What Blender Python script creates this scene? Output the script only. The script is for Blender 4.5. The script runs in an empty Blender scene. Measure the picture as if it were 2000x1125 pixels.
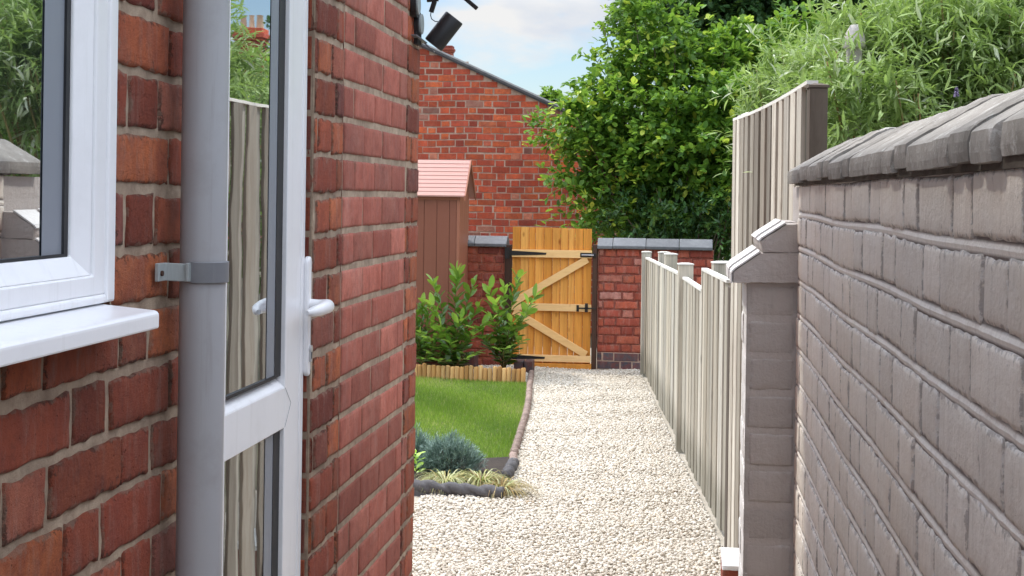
import bpy, bmesh, math, random
import numpy as np
from mathutils import Vector, Matrix, noise

# ------------------------------------------------------------------ camera, sky, sun
sc = bpy.context.scene
COL = sc.collection
F = 3000.0; H = 1.75; YAW = math.atan(350/F); ROLL = math.radians(0.8); CX, CY = 1000.0, 377.0
F0 = Vector((-math.sin(YAW), math.cos(YAW), 0)); R0 = Vector((math.cos(YAW), math.sin(YAW), 0)); U0 = Vector((0, 0, 1))
RC = R0*math.cos(ROLL) + U0*math.sin(ROLL); UC = -R0*math.sin(ROLL) + U0*math.cos(ROLL)
cam = bpy.data.cameras.new('camera'); camo = bpy.data.objects.new('camera', cam); COL.objects.link(camo)
m3 = Matrix((RC, UC, -F0)).transposed()
camo.matrix_world = Matrix.Translation((0, 0, H)) @ m3.to_4x4()
cam.sensor_width = 36; cam.lens = 36*F/2000; cam.shift_y = (CY-562.5)/2000; cam.clip_start = 0.05; cam.clip_end = 3000
cam.dof.use_dof = False
sc.camera = camo
SUN_EL, SUN_AZ = math.radians(54), math.radians(-58)      # azimuth measured from +Y towards +X
sd = Vector((math.sin(SUN_AZ)*math.cos(SUN_EL), math.cos(SUN_AZ)*math.cos(SUN_EL), math.sin(SUN_EL)))
w = bpy.data.worlds.new('World'); sc.world = w; w.use_nodes = True
nt = w.node_tree; nt.nodes.clear()
wo = nt.nodes.new('ShaderNodeOutputWorld'); sky = nt.nodes.new('ShaderNodeTexSky'); sky.sky_type = 'NISHITA'
sky.sun_disc = False; sky.sun_elevation = SUN_EL; sky.sun_rotation = SUN_AZ; sky.air_density = 1.0; sky.dust_density = 0.6; sky.ozone_density = 4.0
b1 = nt.nodes.new('ShaderNodeBackground'); b1.inputs[1].default_value = 0.075
nt.links.new(sky.outputs[0], b1.inputs[0])
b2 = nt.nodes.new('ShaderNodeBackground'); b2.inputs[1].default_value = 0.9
tc = nt.nodes.new('ShaderNodeTexCoord'); mp = nt.nodes.new('ShaderNodeMapping'); mp.inputs['Scale'].default_value = (1.0, 1.0, 2.6); mp.inputs['Location'].default_value = (3.1, 0.4, 0.35)
nt.links.new(tc.outputs['Generated'], mp.inputs[0])
n1 = nt.nodes.new('ShaderNodeTexNoise'); n1.inputs['Scale'].default_value = 7.0; n1.inputs['Detail'].default_value = 7; n1.inputs['Roughness'].default_value = 0.55
nt.links.new(mp.outputs[0], n1.inputs[0])
r1 = nt.nodes.new('ShaderNodeValToRGB'); r1.color_ramp.elements[0].position = 0.46; r1.color_ramp.elements[1].position = 0.61
nt.links.new(n1.outputs[0], r1.inputs[0])
n2 = nt.nodes.new('ShaderNodeTexNoise'); n2.inputs['Scale'].default_value = 11.0; n2.inputs['Detail'].default_value = 5
nt.links.new(mp.outputs[0], n2.inputs[0])
r2 = nt.nodes.new('ShaderNodeValToRGB'); r2.color_ramp.elements[0].position = 0.35; r2.color_ramp.elements[0].color = (0.66, 0.76, 0.93, 1)
r2.color_ramp.elements[1].position = 0.62; r2.color_ramp.elements[1].color = (1.0, 1.0, 1.0, 1)
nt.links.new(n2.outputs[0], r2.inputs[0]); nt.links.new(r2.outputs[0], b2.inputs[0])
sx = nt.nodes.new('ShaderNodeSeparateXYZ'); nt.links.new(tc.outputs['Generated'], sx.inputs[0])      # cloud brightness raised overhead, out of view, to fill the shaded passage
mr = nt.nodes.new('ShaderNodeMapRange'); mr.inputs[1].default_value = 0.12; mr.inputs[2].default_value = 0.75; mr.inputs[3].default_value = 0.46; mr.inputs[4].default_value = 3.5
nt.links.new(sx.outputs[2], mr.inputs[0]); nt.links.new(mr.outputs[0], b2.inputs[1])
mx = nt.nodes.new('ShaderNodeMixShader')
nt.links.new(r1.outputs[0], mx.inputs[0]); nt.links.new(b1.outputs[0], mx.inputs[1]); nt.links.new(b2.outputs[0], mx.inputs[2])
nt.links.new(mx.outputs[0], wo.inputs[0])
sl = bpy.data.lights.new('sun', 'SUN'); sl.energy = 1.75; sl.angle = math.radians(4.0); sl.color = (1.0, 0.95, 0.86)
so = bpy.data.objects.new('sun', sl); COL.objects.link(so)
so.rotation_euler = (-sd).to_track_quat('-Z', 'Y').to_euler()
vs = sc.view_settings; vs.view_transform = 'Standard'; vs.look = 'None'; vs.gamma = 1; vs.exposure = 0.95
sc.render.engine = 'CYCLES'; sc.cycles.max_bounces = 8

# ------------------------------------------------------------------ pixel -> world helpers
def ray(px, py):
    return F0 + RC*((px-CX)/F) + UC*(-(py-CY)/F)
O = Vector((0, 0, H))
def onX(px, py, x): d = ray(px, py); return O + d*(x/d.x)
def onY(px, py, y): d = ray(px, py); return O + d*(y/d.y)
def onZ(px, py, z=0.0): d = ray(px, py); return O + d*((z-H)/d.z)

rnd = random.Random(7)
rs = np.random.RandomState(11)

# ------------------------------------------------------------------ scene-graph helpers
def thing(name, label, cat, loc=(0, 0, 0), group=None):
    o = bpy.data.objects.new(name, None); COL.objects.link(o); o.location = loc; o.empty_display_size = 0.1
    o['label'] = label; o['category'] = cat
    if group: o['group'] = group
    return o
def tag(o, label=None, cat=None, group=None, kind=None):
    if label: o['label'] = label
    if cat: o['category'] = cat
    if group: o['group'] = group
    if kind: o['kind'] = kind
    return o
def base_of(p):
    v = Vector((0, 0, 0))
    while p is not None: v += Vector(p.location); p = p.parent
    return v
def link_mesh(name, verts, faces, mats, parent=None, smooth=False, midx=None, tint=None, bevel=None, origin=None):
    off = base_of(parent) if parent else Vector((0, 0, 0))
    loc = Vector((0, 0, 0))
    if parent is None and origin is not None: loc = Vector(origin)
    me = bpy.data.meshes.new(name)
    v = np.asarray(verts, dtype=np.float64).reshape(-1, 3) - np.array((off+loc)[:])
    if isinstance(faces, np.ndarray):
        nf, k = faces.shape
        me.vertices.add(len(v)); me.vertices.foreach_set('co', v.astype(np.float32).ravel())
        me.loops.add(nf*k); me.loops.foreach_set('vertex_index', faces.astype(np.int32).ravel())
        me.polygons.add(nf); me.polygons.foreach_set('loop_start', np.arange(0, nf*k, k, dtype=np.int32))
        me.update(calc_edges=True)
    else:
        me.from_pydata(v.tolist(), [], faces)
    if not isinstance(mats, (list, tuple)): mats = [mats]
    for m in mats: me.materials.append(m)
    if midx is not None: me.polygons.foreach_set('material_index', np.asarray(midx, dtype=np.int32))
    if smooth: me.polygons.foreach_set('use_smooth', np.ones(len(me.polygons), dtype=bool))
    if tint is not None:
        a = me.attributes.new('tint', 'FLOAT_COLOR', 'POINT')
        t = np.ones((len(v), 4), dtype=np.float32); tq = np.asarray(tint, dtype=np.float32); tq = tq.reshape(len(v), -1); t[:, :tq.shape[1]] = tq
        a.data.foreach_set('color', t.ravel())
    me.validate(); me.update()
    o = bpy.data.objects.new(name, me); COL.objects.link(o); o.location = loc
    if parent: o.parent = parent
    if bevel:
        b = o.modifiers.new('bevel', 'BEVEL'); b.width = bevel; b.segments = 2; b.limit_method = 'ANGLE'; b.angle_limit = math.radians(35)
    return o

def rough_prism(mb_, poly, ext, step=0.009, amp=0.0022, tint=None, seed=0.0, corner=0.003):
    poly = [Vector(p) for p in poly]; ext = Vector(ext); cen = sum(poly, Vector())/len(poly); ring_ = []
    for i, p in enumerate(poly):
        q = poly[(i+1) % len(poly)]; n_ = max(1, int((q-p).length/step))
        for k in range(n_): ring_.append((p.lerp(q, k/n_), k == 0))
    nL = max(3, int(ext.length/step)); d = ext.normalized(); P = []; m_ = len(ring_)
    for j in range(nL+1):
        for (p, c) in ring_:
            a = p+ext*(j/nL); o_ = (p-cen).normalized(); n1_ = noise.noise(a*55+Vector((seed, 0, 0))); n2_ = noise.noise(a*140+Vector((0, seed, 0)))
            edge_ = corner*(1 if c else 0)*(1+0.8*noise.noise(a*80)); end = 0.0022*(1+noise.noise(a*120)) if j in (0, nL) else 0
            P.append(a-o_*(edge_+end)+o_*(n1_*amp+n2_*amp*0.6)+(d*noise.noise(a*70+Vector((9, 9, 9)))*amp*1.5 if j in (0, nL) else Vector()))
    fs = [(j*m_+i, j*m_+(i+1) % m_, (j+1)*m_+(i+1) % m_, (j+1)*m_+i) for j in range(nL) for i in range(m_)]
    fs += [tuple(range(m_))[::-1], tuple(range(nL*m_, (nL+1)*m_))]
    mb_.add(P, fs, tint)
class MB:
    def __init__(s): s.v = []; s.f = []; s.t = []
    def add(s, vs_, fs, tint=None):
        n = len(s.v); s.v += [tuple(p) for p in vs_]; s.f += [tuple(i+n for i in f) for f in fs]
        s.t += [tint or (rnd.random(), rnd.random(), rnd.random())]*len(vs_)
    def box(s, a, b, tint=None, M=None):
        x0, y0, z0 = a; x1, y1, z1 = b
        P = [(x0, y0, z0), (x1, y0, z0), (x1, y1, z0), (x0, y1, z0), (x0, y0, z1), (x1, y0, z1), (x1, y1, z1), (x0, y1, z1)]
        if M is not None: P = [M @ Vector(p) for p in P]
        s.add(P, [(0, 3, 2, 1), (4, 5, 6, 7), (0, 1, 5, 4), (1, 2, 6, 5), (2, 3, 7, 6), (3, 0, 4, 7)], tint)
    def bar(s, p, q, wx, wz, up=(0, 0, 1), tint=None):        # box between two points, wx across, wz along up
        p, q = Vector(p), Vector(q); d = (q-p).normalized(); up = Vector(up); sx = d.cross(up).normalized(); uz = sx.cross(d).normalized()
        P = []
        for c in (p, q):
            for a, b in ((-1, -1), (1, -1), (1, 1), (-1, 1)): P.append(c + sx*(a*wx/2) + uz*(b*wz/2))
        s.add(P, [(0, 1, 2, 3), (7, 6, 5, 4), (0, 4, 5, 1), (1, 5, 6, 2), (2, 6, 7, 3), (3, 7, 4, 0)], tint)
    def prism(s, poly, ext, tint=None):                        # poly: list of 3D points, ext vector
        n = len(poly); P = [Vector(p) for p in poly] + [Vector(p)+Vector(ext) for p in poly]
        fs = [tuple(range(n))[::-1], tuple(range(n, 2*n))] + [(i, (i+1) % n, n+(i+1) % n, n+i) for i in range(n)]
        s.add(P, fs, tint)
    def tube(s, pts, rad, seg=12, caps=True, tint=None):
        pts = [Vector(p) for p in pts]; n = len(pts)
        if not isinstance(rad, (list, tuple)): rad = [rad]*n
        tint = tint or (rnd.random(), rnd.random(), rnd.random())
        ref = None; P = []
        for i, p in enumerate(pts):
            d = (pts[min(i+1, n-1)] - pts[max(i-1, 0)]).normalized()
            if ref is None: ref = Vector((0, 0, 1)) if abs(d.z) < 0.9 else Vector((1, 0, 0))
            a = (ref - d*ref.dot(d)).normalized(); ref = a; b = d.cross(a)
            for k in range(seg):
                t = 2*math.pi*k/seg; P.append(p + (a*math.cos(t) + b*math.sin(t))*rad[i])
        fs = [(i*seg+k, i*seg+(k+1) % seg, (i+1)*seg+(k+1) % seg, (i+1)*seg+k) for i in range(n-1) for k in range(seg)]
        if caps: fs += [tuple(range(seg))[::-1], tuple(range((n-1)*seg, n*seg))]
        s.add(P, fs, tint)
    def build(s, name, mat, parent=None, smooth=False, bevel=None, origin=None):
        return link_mesh(name, s.v, s.f, mat, parent, smooth, tint=s.t, bevel=bevel, origin=origin)
def autosmooth(o, ang=40):
    o.data.polygons.foreach_set('use_smooth', np.ones(len(o.data.polygons), dtype=bool))
    try: o.data.set_sharp_from_angle(angle=math.radians(ang))
    except Exception: pass
    return o

# ------------------------------------------------------------------ materials
class NT:
    def __init__(s, name):
        s.m = bpy.data.materials.new(name); s.m.use_nodes = True; s.t = s.m.node_tree
        s.b = s.t.nodes['Principled BSDF']; s.out = s.t.nodes['Material Output']
    def n(s, ty, ins=None, **kw):
        x = s.t.nodes.new(ty)
        for k, v in kw.items(): setattr(x, k, v)
        for k, v in (ins or {}).items():
            if isinstance(v, bpy.types.NodeSocket): s.t.links.new(v, x.inputs[k])
            else: x.inputs[k].default_value = v
        return x
    def l(s, a, b): s.t.links.new(a, b)
    def coord(s, scale=(1, 1, 1), kind='Object'):
        c = s.n('ShaderNodeTexCoord'); return s.n('ShaderNodeMapping', {'Vector': c.outputs[kind], 'Scale': scale}).outputs[0]
    def noise(s, vec, scale, detail=5, rough=0.6, dist=0.0):
        return s.n('ShaderNodeTexNoise', {'Vector': vec, 'Scale': scale, 'Detail': detail, 'Roughness': rough, 'Distortion': dist}).outputs[0]
    def ramp(s, fac, stops, interp='LINEAR'):
        r = s.n('ShaderNodeValToRGB', {'Fac': fac}); e = r.color_ramp; e.interpolation = interp
        while len(e.elements) < len(stops): e.elements.new(0.5)
        for i, (p, c) in enumerate(stops):
            e.elements[i].position = p; e.elements[i].color = (c, c, c, 1) if isinstance(c, (int, float)) else (*c, 1)
        return r.outputs[0]
    def mix(s, fac, a, b, mode='MIX'):
        x = s.n('ShaderNodeMix', data_type='RGBA', blend_type=mode)
        for i, v in ((0, fac), (6, a), (7, b)):
            if isinstance(v, bpy.types.NodeSocket): s.l(v, x.inputs[i])
            elif i == 0: x.inputs[0].default_value = v
            else: x.inputs[i].default_value = (*v, 1) if len(v) == 3 else v
        return x.outputs[2]
    def math(s, op, a, b=0.0, c=0.0):
        x = s.n('ShaderNodeMath', operation=op)
        for i, v in enumerate((a, b, c)):
            if isinstance(v, bpy.types.NodeSocket): s.l(v, x.inputs[i])
            else: x.inputs[i].default_value = v
        return x.outputs[0]
    def tint(s):
        a = s.n('ShaderNodeAttribute', attribute_name='tint'); q = s.n('ShaderNodeSeparateColor', {'Color': a.outputs['Color']})
        return q.outputs[0], q.outputs[1], q.outputs[2]
    def edge(s): return s.n('ShaderNodeAttribute', attribute_name='tint').outputs['Alpha']
    def bump(s, h, strength=0.3, dist=0.01):
        b = s.n('ShaderNodeBump', {'Height': h, 'Strength': strength, 'Distance': dist}); s.l(b.outputs[0], s.b.inputs['Normal']); return b
    def done(s, color=None, rough=None, metal=None, spec=None):
        for k, v in (('Base Color', color), ('Roughness', rough), ('Metallic', metal), ('Specular IOR Level', spec)):
            if v is None: continue
            if isinstance(v, bpy.types.NodeSocket): s.l(v, s.b.inputs[k])
            else: s.b.inputs[k].default_value = (*v, 1) if isinstance(v, tuple) and len(v) == 3 else v
        return s.m

def brick_mat(name, stops, bumps=0.5, scuff=0.35, pale=(0.42, 0.27, 0.22), streak=(1, 1, 1), dark=0.45, rough=0.85, chips=0.75, alt=(0.28, 0.065, 0.042)):
    m = NT(name); r, g, b = m.tint(); co = m.coord()
    offs = m.n('ShaderNodeVectorMath', {0: co, 1: m.n('ShaderNodeCombineXYZ', {0: m.math('MULTIPLY', b, 37.0), 1: 0.0, 2: m.math('MULTIPLY', g, 19.0)}).outputs[0]}, operation='ADD').outputs[0]
    base = m.ramp(r, stops)
    n1 = m.noise(offs, 14, 6, 0.65); n2 = m.noise(offs, 60, 6, 0.7)
    base = m.mix(m.ramp(n1, [(0.40, 0.0), (0.62, 1.0)]), base, m.mix(0.6, base, alt))
    base = m.mix(m.math('MULTIPLY', m.ramp(n2, [(0.5, 0.0), (0.72, 1.0)]), 0.35), base, (0.05, 0.03, 0.03), 'MIX')
    st = m.n('ShaderNodeMapping', {'Vector': offs, 'Scale': (26, 26, 5)}).outputs[0]
    sc_ = m.ramp(m.noise(st, 1.0, 7, 0.75, 0.4), [(0.50, 0.0), (0.70, 1.0)])
    base = m.mix(m.math('MULTIPLY', sc_, scuff), base, pale)
    base = m.mix(m.math('MULTIPLY', m.ramp(m.noise(co, 2.2, 6, 0.7), [(0.45, 0.0), (0.75, 1.0)]), 0.5), base, (0.20, 0.06, 0.05))
    base = m.mix(m.math('MULTIPLY', m.ramp(m.noise(co, 3.7, 7, 0.75), [(0.55, 0.0), (0.72, 1.0)]), 0.3), base, pale)
    val = m.math('MULTIPLY_ADD', g, 0.5, 0.75)
    base = m.mix(1.0, base, m.n('ShaderNodeCombineColor', {0: val, 1: val, 2: val}).outputs[0], 'MULTIPLY')
    vor = m.n('ShaderNodeTexVoronoi', {'Vector': offs, 'Scale': 95.0, 'Randomness': 1.0})
    pits = m.ramp(vor.outputs['Distance'], [(0.05, 0.0), (0.22, 1.0)])
    gate_ = m.ramp(m.noise(offs, 35, 2), [(0.55, 1.0), (0.62, 0.0)])
    pits = m.math('MAXIMUM', pits, gate_)
    h = m.math('ADD', m.math('ADD', m.math('MULTIPLY', m.noise(offs, 160, 8, 0.75), 0.5), m.math('MULTIPLY', m.noise(offs, 48, 8, 0.8), 1.3)), m.math('ADD', m.math('MULTIPLY', pits, 0.6), m.math('MULTIPLY', n1, 0.8)))
    m.bump(h, bumps*1.5, 0.012)
    base = m.mix(m.math('MULTIPLY', m.math('SUBTRACT', 1.0, pits), dark), base, (0.03, 0.015, 0.012))
    ed = m.math('SUBTRACT', m.noise(offs, 75, 6, 0.75), m.math('MULTIPLY', m.edge(), 0.26))
    chip = m.math('MULTIPLY', m.ramp(ed, [(0.43, 0.0), (0.48, 1.0)]), m.ramp(m.noise(offs, 9, 3), [(0.42, 0.15), (0.6, 1.0)]))
    base = m.mix(m.math('MULTIPLY', chip, chips), base, (0.055, 0.03, 0.022))
    ed2 = m.math('SUBTRACT', m.noise(offs, 28, 6, 0.7), m.math('MULTIPLY', m.edge(), 0.25))
    base = m.mix(m.math('MULTIPLY', m.ramp(ed2, [(0.47, 0.0), (0.53, 1.0)]), 0.55*chips), base, (0.36, 0.26, 0.19))
    return m.done(base, rough, spec=0.3)
def mortar_mat(name, c1, c2, rough=0.95):
    m = NT(name); co = m.coord()
    base = m.mix(m.ramp(m.noise(co, 22, 6, 0.7), [(0.35, 0.0), (0.7, 1.0)]), c1, c2)
    base = m.mix(m.ramp(m.noise(co, 5, 4, 0.7), [(0.45, 0.0), (0.75, 0.55)]), base, (0.10, 0.075, 0.06))
    m.bump(m.noise(co, 140, 8, 0.8), 0.7, 0.006)
    return m.done(base, rough, spec=0.2)

RED = [(0.0, (0.20, 0.040, 0.026)), (0.2, (0.36, 0.080, 0.042)), (0.5, (0.50, 0.125, 0.058)), (0.78, (0.66, 0.19, 0.065)), (0.92, (0.44, 0.15, 0.11)), (1.0, (0.17, 0.06, 0.05))]
MAT = {}
MAT['brick_red'] = brick_mat('weathered red brick', RED, scuff=0.5, bumps=0.6)
MAT['brick_plum'] = brick_mat('smooth plum brick', [(0, (0.38, 0.115, 0.08)), (0.5, (0.44, 0.14, 0.10)), (1, (0.50, 0.17, 0.12))], 0.3, 0.18, (0.5, 0.33, 0.28), dark=0.1, chips=0.3)
MAT['brick_gable'] = brick_mat('orange red gable brick', [(0, (0.36, 0.06, 0.035)), (0.2, (0.48, 0.075, 0.035)), (0.55, (0.58, 0.10, 0.04)), (0.8, (0.68, 0.15, 0.045)), (0.9, (0.6, 0.26, 0.17)), (1, (0.24, 0.15, 0.12))], 0.3, 0.25, (0.6, 0.3, 0.22))
MAT['brick_garden'] = brick_mat('garden wall brick', [(0, (0.22, 0.055, 0.04)), (0.3, (0.42, 0.085, 0.055)), (0.6, (0.52, 0.12, 0.065)), (0.85, (0.58, 0.16, 0.09)), (1, (0.6, 0.30, 0.25))], 0.5, 0.4, (0.5, 0.33, 0.28))
MAT['brick_blue'] = brick_mat('blue engineering brick', [(0, (0.04, 0.045, 0.055)), (0.5, (0.06, 0.065, 0.08)), (1, (0.09, 0.095, 0.11))], 0.3, 0.3, (0.25, 0.25, 0.26), rough=0.6)
MAT['mortar'] = mortar_mat('tan lime mortar', (0.54, 0.42, 0.31), (0.31, 0.22, 0.16))
MAT['dark_mortar'] = mortar_mat('dark coping mortar', (0.14, 0.115, 0.09), (0.06, 0.05, 0.04))  # dark bed colour makes the gaps between coping bricks read as crevices
MAT['mortar_far'] = mortar_mat('pale old mortar', (0.60, 0.44, 0.35), (0.44, 0.28, 0.21))

def paint_mat(name, base_c, light_c, warm_c, amount, flk=0.6, joint=False):
    m = NT(name); co = m.coord(); r, g, b = m.tint()
    st = m.coord((9, 9, 2.2)); st2 = m.coord((60, 60, 7))
    base = m.mix(m.ramp(m.noise(co, 1.6, 5, 0.6), [(0.35, 0.0), (0.7, 1.0)]), base_c, warm_c)
    base = m.mix(m.math('MULTIPLY', m.ramp(m.noise(st, 1.0, 6, 0.7), [(0.45, 0.0), (0.75, 1.0)]), 0.35), base, light_c)
    base = m.mix(m.math('MULTIPLY', m.ramp(m.noise(st2, 1.0, 5, 0.7), [(0.50, 0.0), (0.78, 1.0)]), 0.28), base, (0.30, 0.25, 0.21))
    base = m.mix(m.math('MULTIPLY', m.ramp(m.noise(co, 48, 7, 0.8), [(0.60, 0.0), (0.68, 1.0)]), amount), base, (0.74, 0.72, 0.70))
    val = m.math('MULTIPLY_ADD', r, 0.16, 0.92)
    base = m.mix(1.0, base, m.n('ShaderNodeCombineColor', {0: val, 1: val, 2: val}).outputs[0], 'MULTIPLY')
    ed = m.math('SUBTRACT', m.noise(co, 70, 6, 0.75), m.math('MULTIPLY', m.edge(), 0.30))
    base = m.mix(m.math('MULTIPLY', m.ramp(ed, [(0.46, 0.0), (0.5, 1.0)]), flk), base, (0.72, 0.70, 0.68))
    ed2 = m.math('SUBTRACT', m.noise(co, 45, 6, 0.75), m.math('MULTIPLY', m.edge(), 0.24))
    base = m.mix(m.math('MULTIPLY', m.ramp(ed2, [(0.46, 0.0), (0.5, 1.0)]), flk*0.8), base, (0.16, 0.13, 0.12))
    if joint: base = m.mix(m.ramp(r, [(0.62, 0.0), (0.80, 1.0)]), (0.17, 0.14, 0.125), base)  # upright joints darkened, their recess shade put into the colour
    h = m.math('ADD', m.math('MULTIPLY', m.noise(co, 90, 8, 0.7), 0.6), m.math('ADD', m.math('MULTIPLY', m.noise(st2, 1.0, 5, 0.7), 0.3), m.noise(co, 18, 5, 0.6)))
    m.bump(h, 0.6, 0.010)
    return m.done(base, 0.62, spec=0.4)
MAT['paint'] = paint_mat('taupe masonry paint', (0.74, 0.69, 0.625), (0.84, 0.80, 0.74), (0.78, 0.69, 0.585), 0.10)
MAT['paint_joint'] = paint_mat('painted joint with lit ledge tone', (0.84, 0.81, 0.76), (0.9, 0.88, 0.86), (0.80, 0.74, 0.65), 0.6, joint=True)  # pale bed tone and white flecks also stand for light on joint ledges
MAT['paint_pier_shade'] = paint_mat('shaded pier paint', (0.46, 0.42, 0.395), (0.52, 0.475, 0.45), (0.45, 0.405, 0.38), 0.04, 0.15)  # same paint as the wall, with the pier's shade put into the colour
MAT['paint_white_and_sunlit'] = paint_mat('flaking white paint and sunlit pier tone', (0.76, 0.74, 0.73), (0.84, 0.83, 0.82), (0.7, 0.68, 0.66), 0.3)  # white paint on the stub; on the pier a painted-in sunlit tone

def stone_mat(name, a, b, lich=(0.35, 0.34, 0.28), rough=0.9, bump=0.5):
    m = NT(name); co = m.coord(); r, g, bb = m.tint()
    base = m.mix(m.ramp(m.noise(co, 9, 7, 0.7), [(0.3, 0.0), (0.7, 1.0)]), a, b)
    base = m.mix(m.math('MULTIPLY', m.ramp(m.noise(co, 30, 6, 0.8), [(0.55, 0.0), (0.7, 1.0)]), 0.6), base, lich)
    val = m.math('MULTIPLY_ADD', r, 0.35, 0.8)
    base = m.mix(1.0, base, m.n('ShaderNodeCombineColor', {0: val, 1: val, 2: val}).outputs[0], 'MULTIPLY')
    m.bump(m.noise(co, 70, 9, 0.8), bump, 0.008)
    return m.done(base, rough, spec=0.3)
MAT['cope_brick'] = stone_mat('weathered grey coping', (0.20, 0.185, 0.165), (0.36, 0.335, 0.305), (0.72, 0.71, 0.69))
MAT['slate_cope'] = stone_mat('blue grey coping tile', (0.11, 0.115, 0.125), (0.17, 0.175, 0.185), (0.28, 0.28, 0.28), 0.65, 0.25)
MAT['edging_grey'] = stone_mat('charcoal concrete edging', (0.06, 0.058, 0.062), (0.115, 0.11, 0.115), (0.21, 0.185, 0.16), 0.8)
MAT['edging_brown'] = stone_mat('brown terracotta edging', (0.19, 0.135, 0.115), (0.34, 0.25, 0.21), (0.46, 0.40, 0.35), 0.85)
MAT['stone'] = stone_mat('carved pale stone', (0.40, 0.36, 0.34), (0.62, 0.58, 0.55), (0.25, 0.24, 0.2))
MAT['slate'] = stone_mat('roof slate', (0.12, 0.12, 0.14), (0.2, 0.2, 0.21), (0.3, 0.3, 0.28), 0.7)
MAT['verge'] = stone_mat('pale mortar verge', (0.42, 0.42, 0.42), (0.6, 0.6, 0.6), (0.3, 0.3, 0.3))
MAT['pot'] = stone_mat('buff chimney pot', (0.5, 0.38, 0.24), (0.6, 0.48, 0.32), (0.3, 0.25, 0.2))
MAT['soil'] = stone_mat('dark damp soil', (0.03, 0.024, 0.02), (0.055, 0.04, 0.03), (0.09, 0.07, 0.055))
MAT['ground'] = stone_mat('rough earth', (0.10, 0.10, 0.06), (0.16, 0.14, 0.10), (0.12, 0.16, 0.06))

def plastic(name, col, rough=0.3, dirt=0.12, dirtcol=(0.35, 0.33, 0.30), spec=0.5, bump=0.03):
    m = NT(name); co = m.coord()
    c = m.mix(m.math('MULTIPLY', m.ramp(m.noise(co, 9, 7, 0.7), [(0.5, 0.0), (0.78, 1.0)]), dirt), col, dirtcol)
    stv = m.n('ShaderNodeMapping', {'Vector': co, 'Scale': (45, 45, 2.2)}).outputs[0]
    c = m.mix(m.math('MULTIPLY', m.ramp(m.noise(stv, 1.0, 5, 0.7), [(0.55, 0.0), (0.75, 1.0)]), min(1.0, dirt*1.3)), c, dirtcol)
    m.bump(m.noise(co, 40, 3), bump, 0.002)
    return m.done(c, rough, spec=spec)
MAT['upvc'] = plastic('white upvc', (0.84, 0.84, 0.86), 0.28, 0.14)
MAT['upvc_grey'] = plastic('grey spacer bar', (0.22, 0.24, 0.28), 0.4, 0.05)
MAT['gasket'] = plastic('black rubber gasket', (0.012, 0.012, 0.015), 0.6, 0.05)
MAT['pipe'] = plastic('grey drainpipe plastic', (0.36, 0.36, 0.375), 0.38, 0.45, (0.24, 0.225, 0.215), bump=0.08)
MAT['pipe_band'] = plastic('darker grey bracket plastic', (0.17, 0.175, 0.19), 0.4, 0.3, (0.32, 0.33, 0.33))
MAT['pipe_light'] = plastic('faded grey bracket plastic', (0.33, 0.36, 0.36), 0.45, 0.4, (0.2, 0.19, 0.18))
MAT['black_plastic'] = plastic('black plastic', (0.012, 0.012, 0.014), 0.45, 0.1, (0.05, 0.05, 0.05))
MAT['black_iron'] = plastic('black japanned iron', (0.012, 0.012, 0.014), 0.4, 0.2, (0.05, 0.05, 0.05))
MAT['steel'] = plastic('bright steel', (0.55, 0.55, 0.57), 0.3, 0.2); MAT['steel'].node_tree.nodes['Principled BSDF'].inputs['Metallic'].default_value = 0.9
MAT['shed'] = plastic('brown plastic shed cladding', (0.25, 0.085, 0.05), 0.5, 0.2, (0.3, 0.13, 0.09))
MAT['shed_trim'] = plastic('tan brown shed trim', (0.36, 0.135, 0.08), 0.5, 0.2, (0.3, 0.13, 0.09))
MAT['shed_roof'] = plastic('pinkish shed roof', (0.50, 0.26, 0.215), 0.55, 0.25, (0.5, 0.3, 0.27))
MAT['dark_room'] = plastic('unlit interior', (0.03, 0.032, 0.035), 0.9, 0.0)
def glass_mat(name, wav, wscale):
    m = NT(name); co = m.coord(wscale)
    g = m.n('ShaderNodeBsdfGlossy', {'Roughness': 0.012, 'Color': (0.86, 0.89, 0.90, 1)})
    bp = m.n('ShaderNodeBump', {'Height': m.noise(co, 1.0, 2, 0.5), 'Strength': wav, 'Distance': 0.01}); m.l(bp.outputs[0], g.inputs['Normal'])
    d = m.n('ShaderNodeBsdfDiffuse', {'Color': (0.035, 0.04, 0.045, 1)})
    x = m.n('ShaderNodeMixShader', {0: 0.80, 1: d.outputs[0], 2: g.outputs[0]}); m.l(x.outputs[0], m.out.inputs[0]); return m.m
MAT['glass'] = glass_mat('window glass', 0.004, (5, 5, 3)); MAT['glass_door'] = glass_mat('rippled door glass', 0.022, (3, 4, 5))

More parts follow.
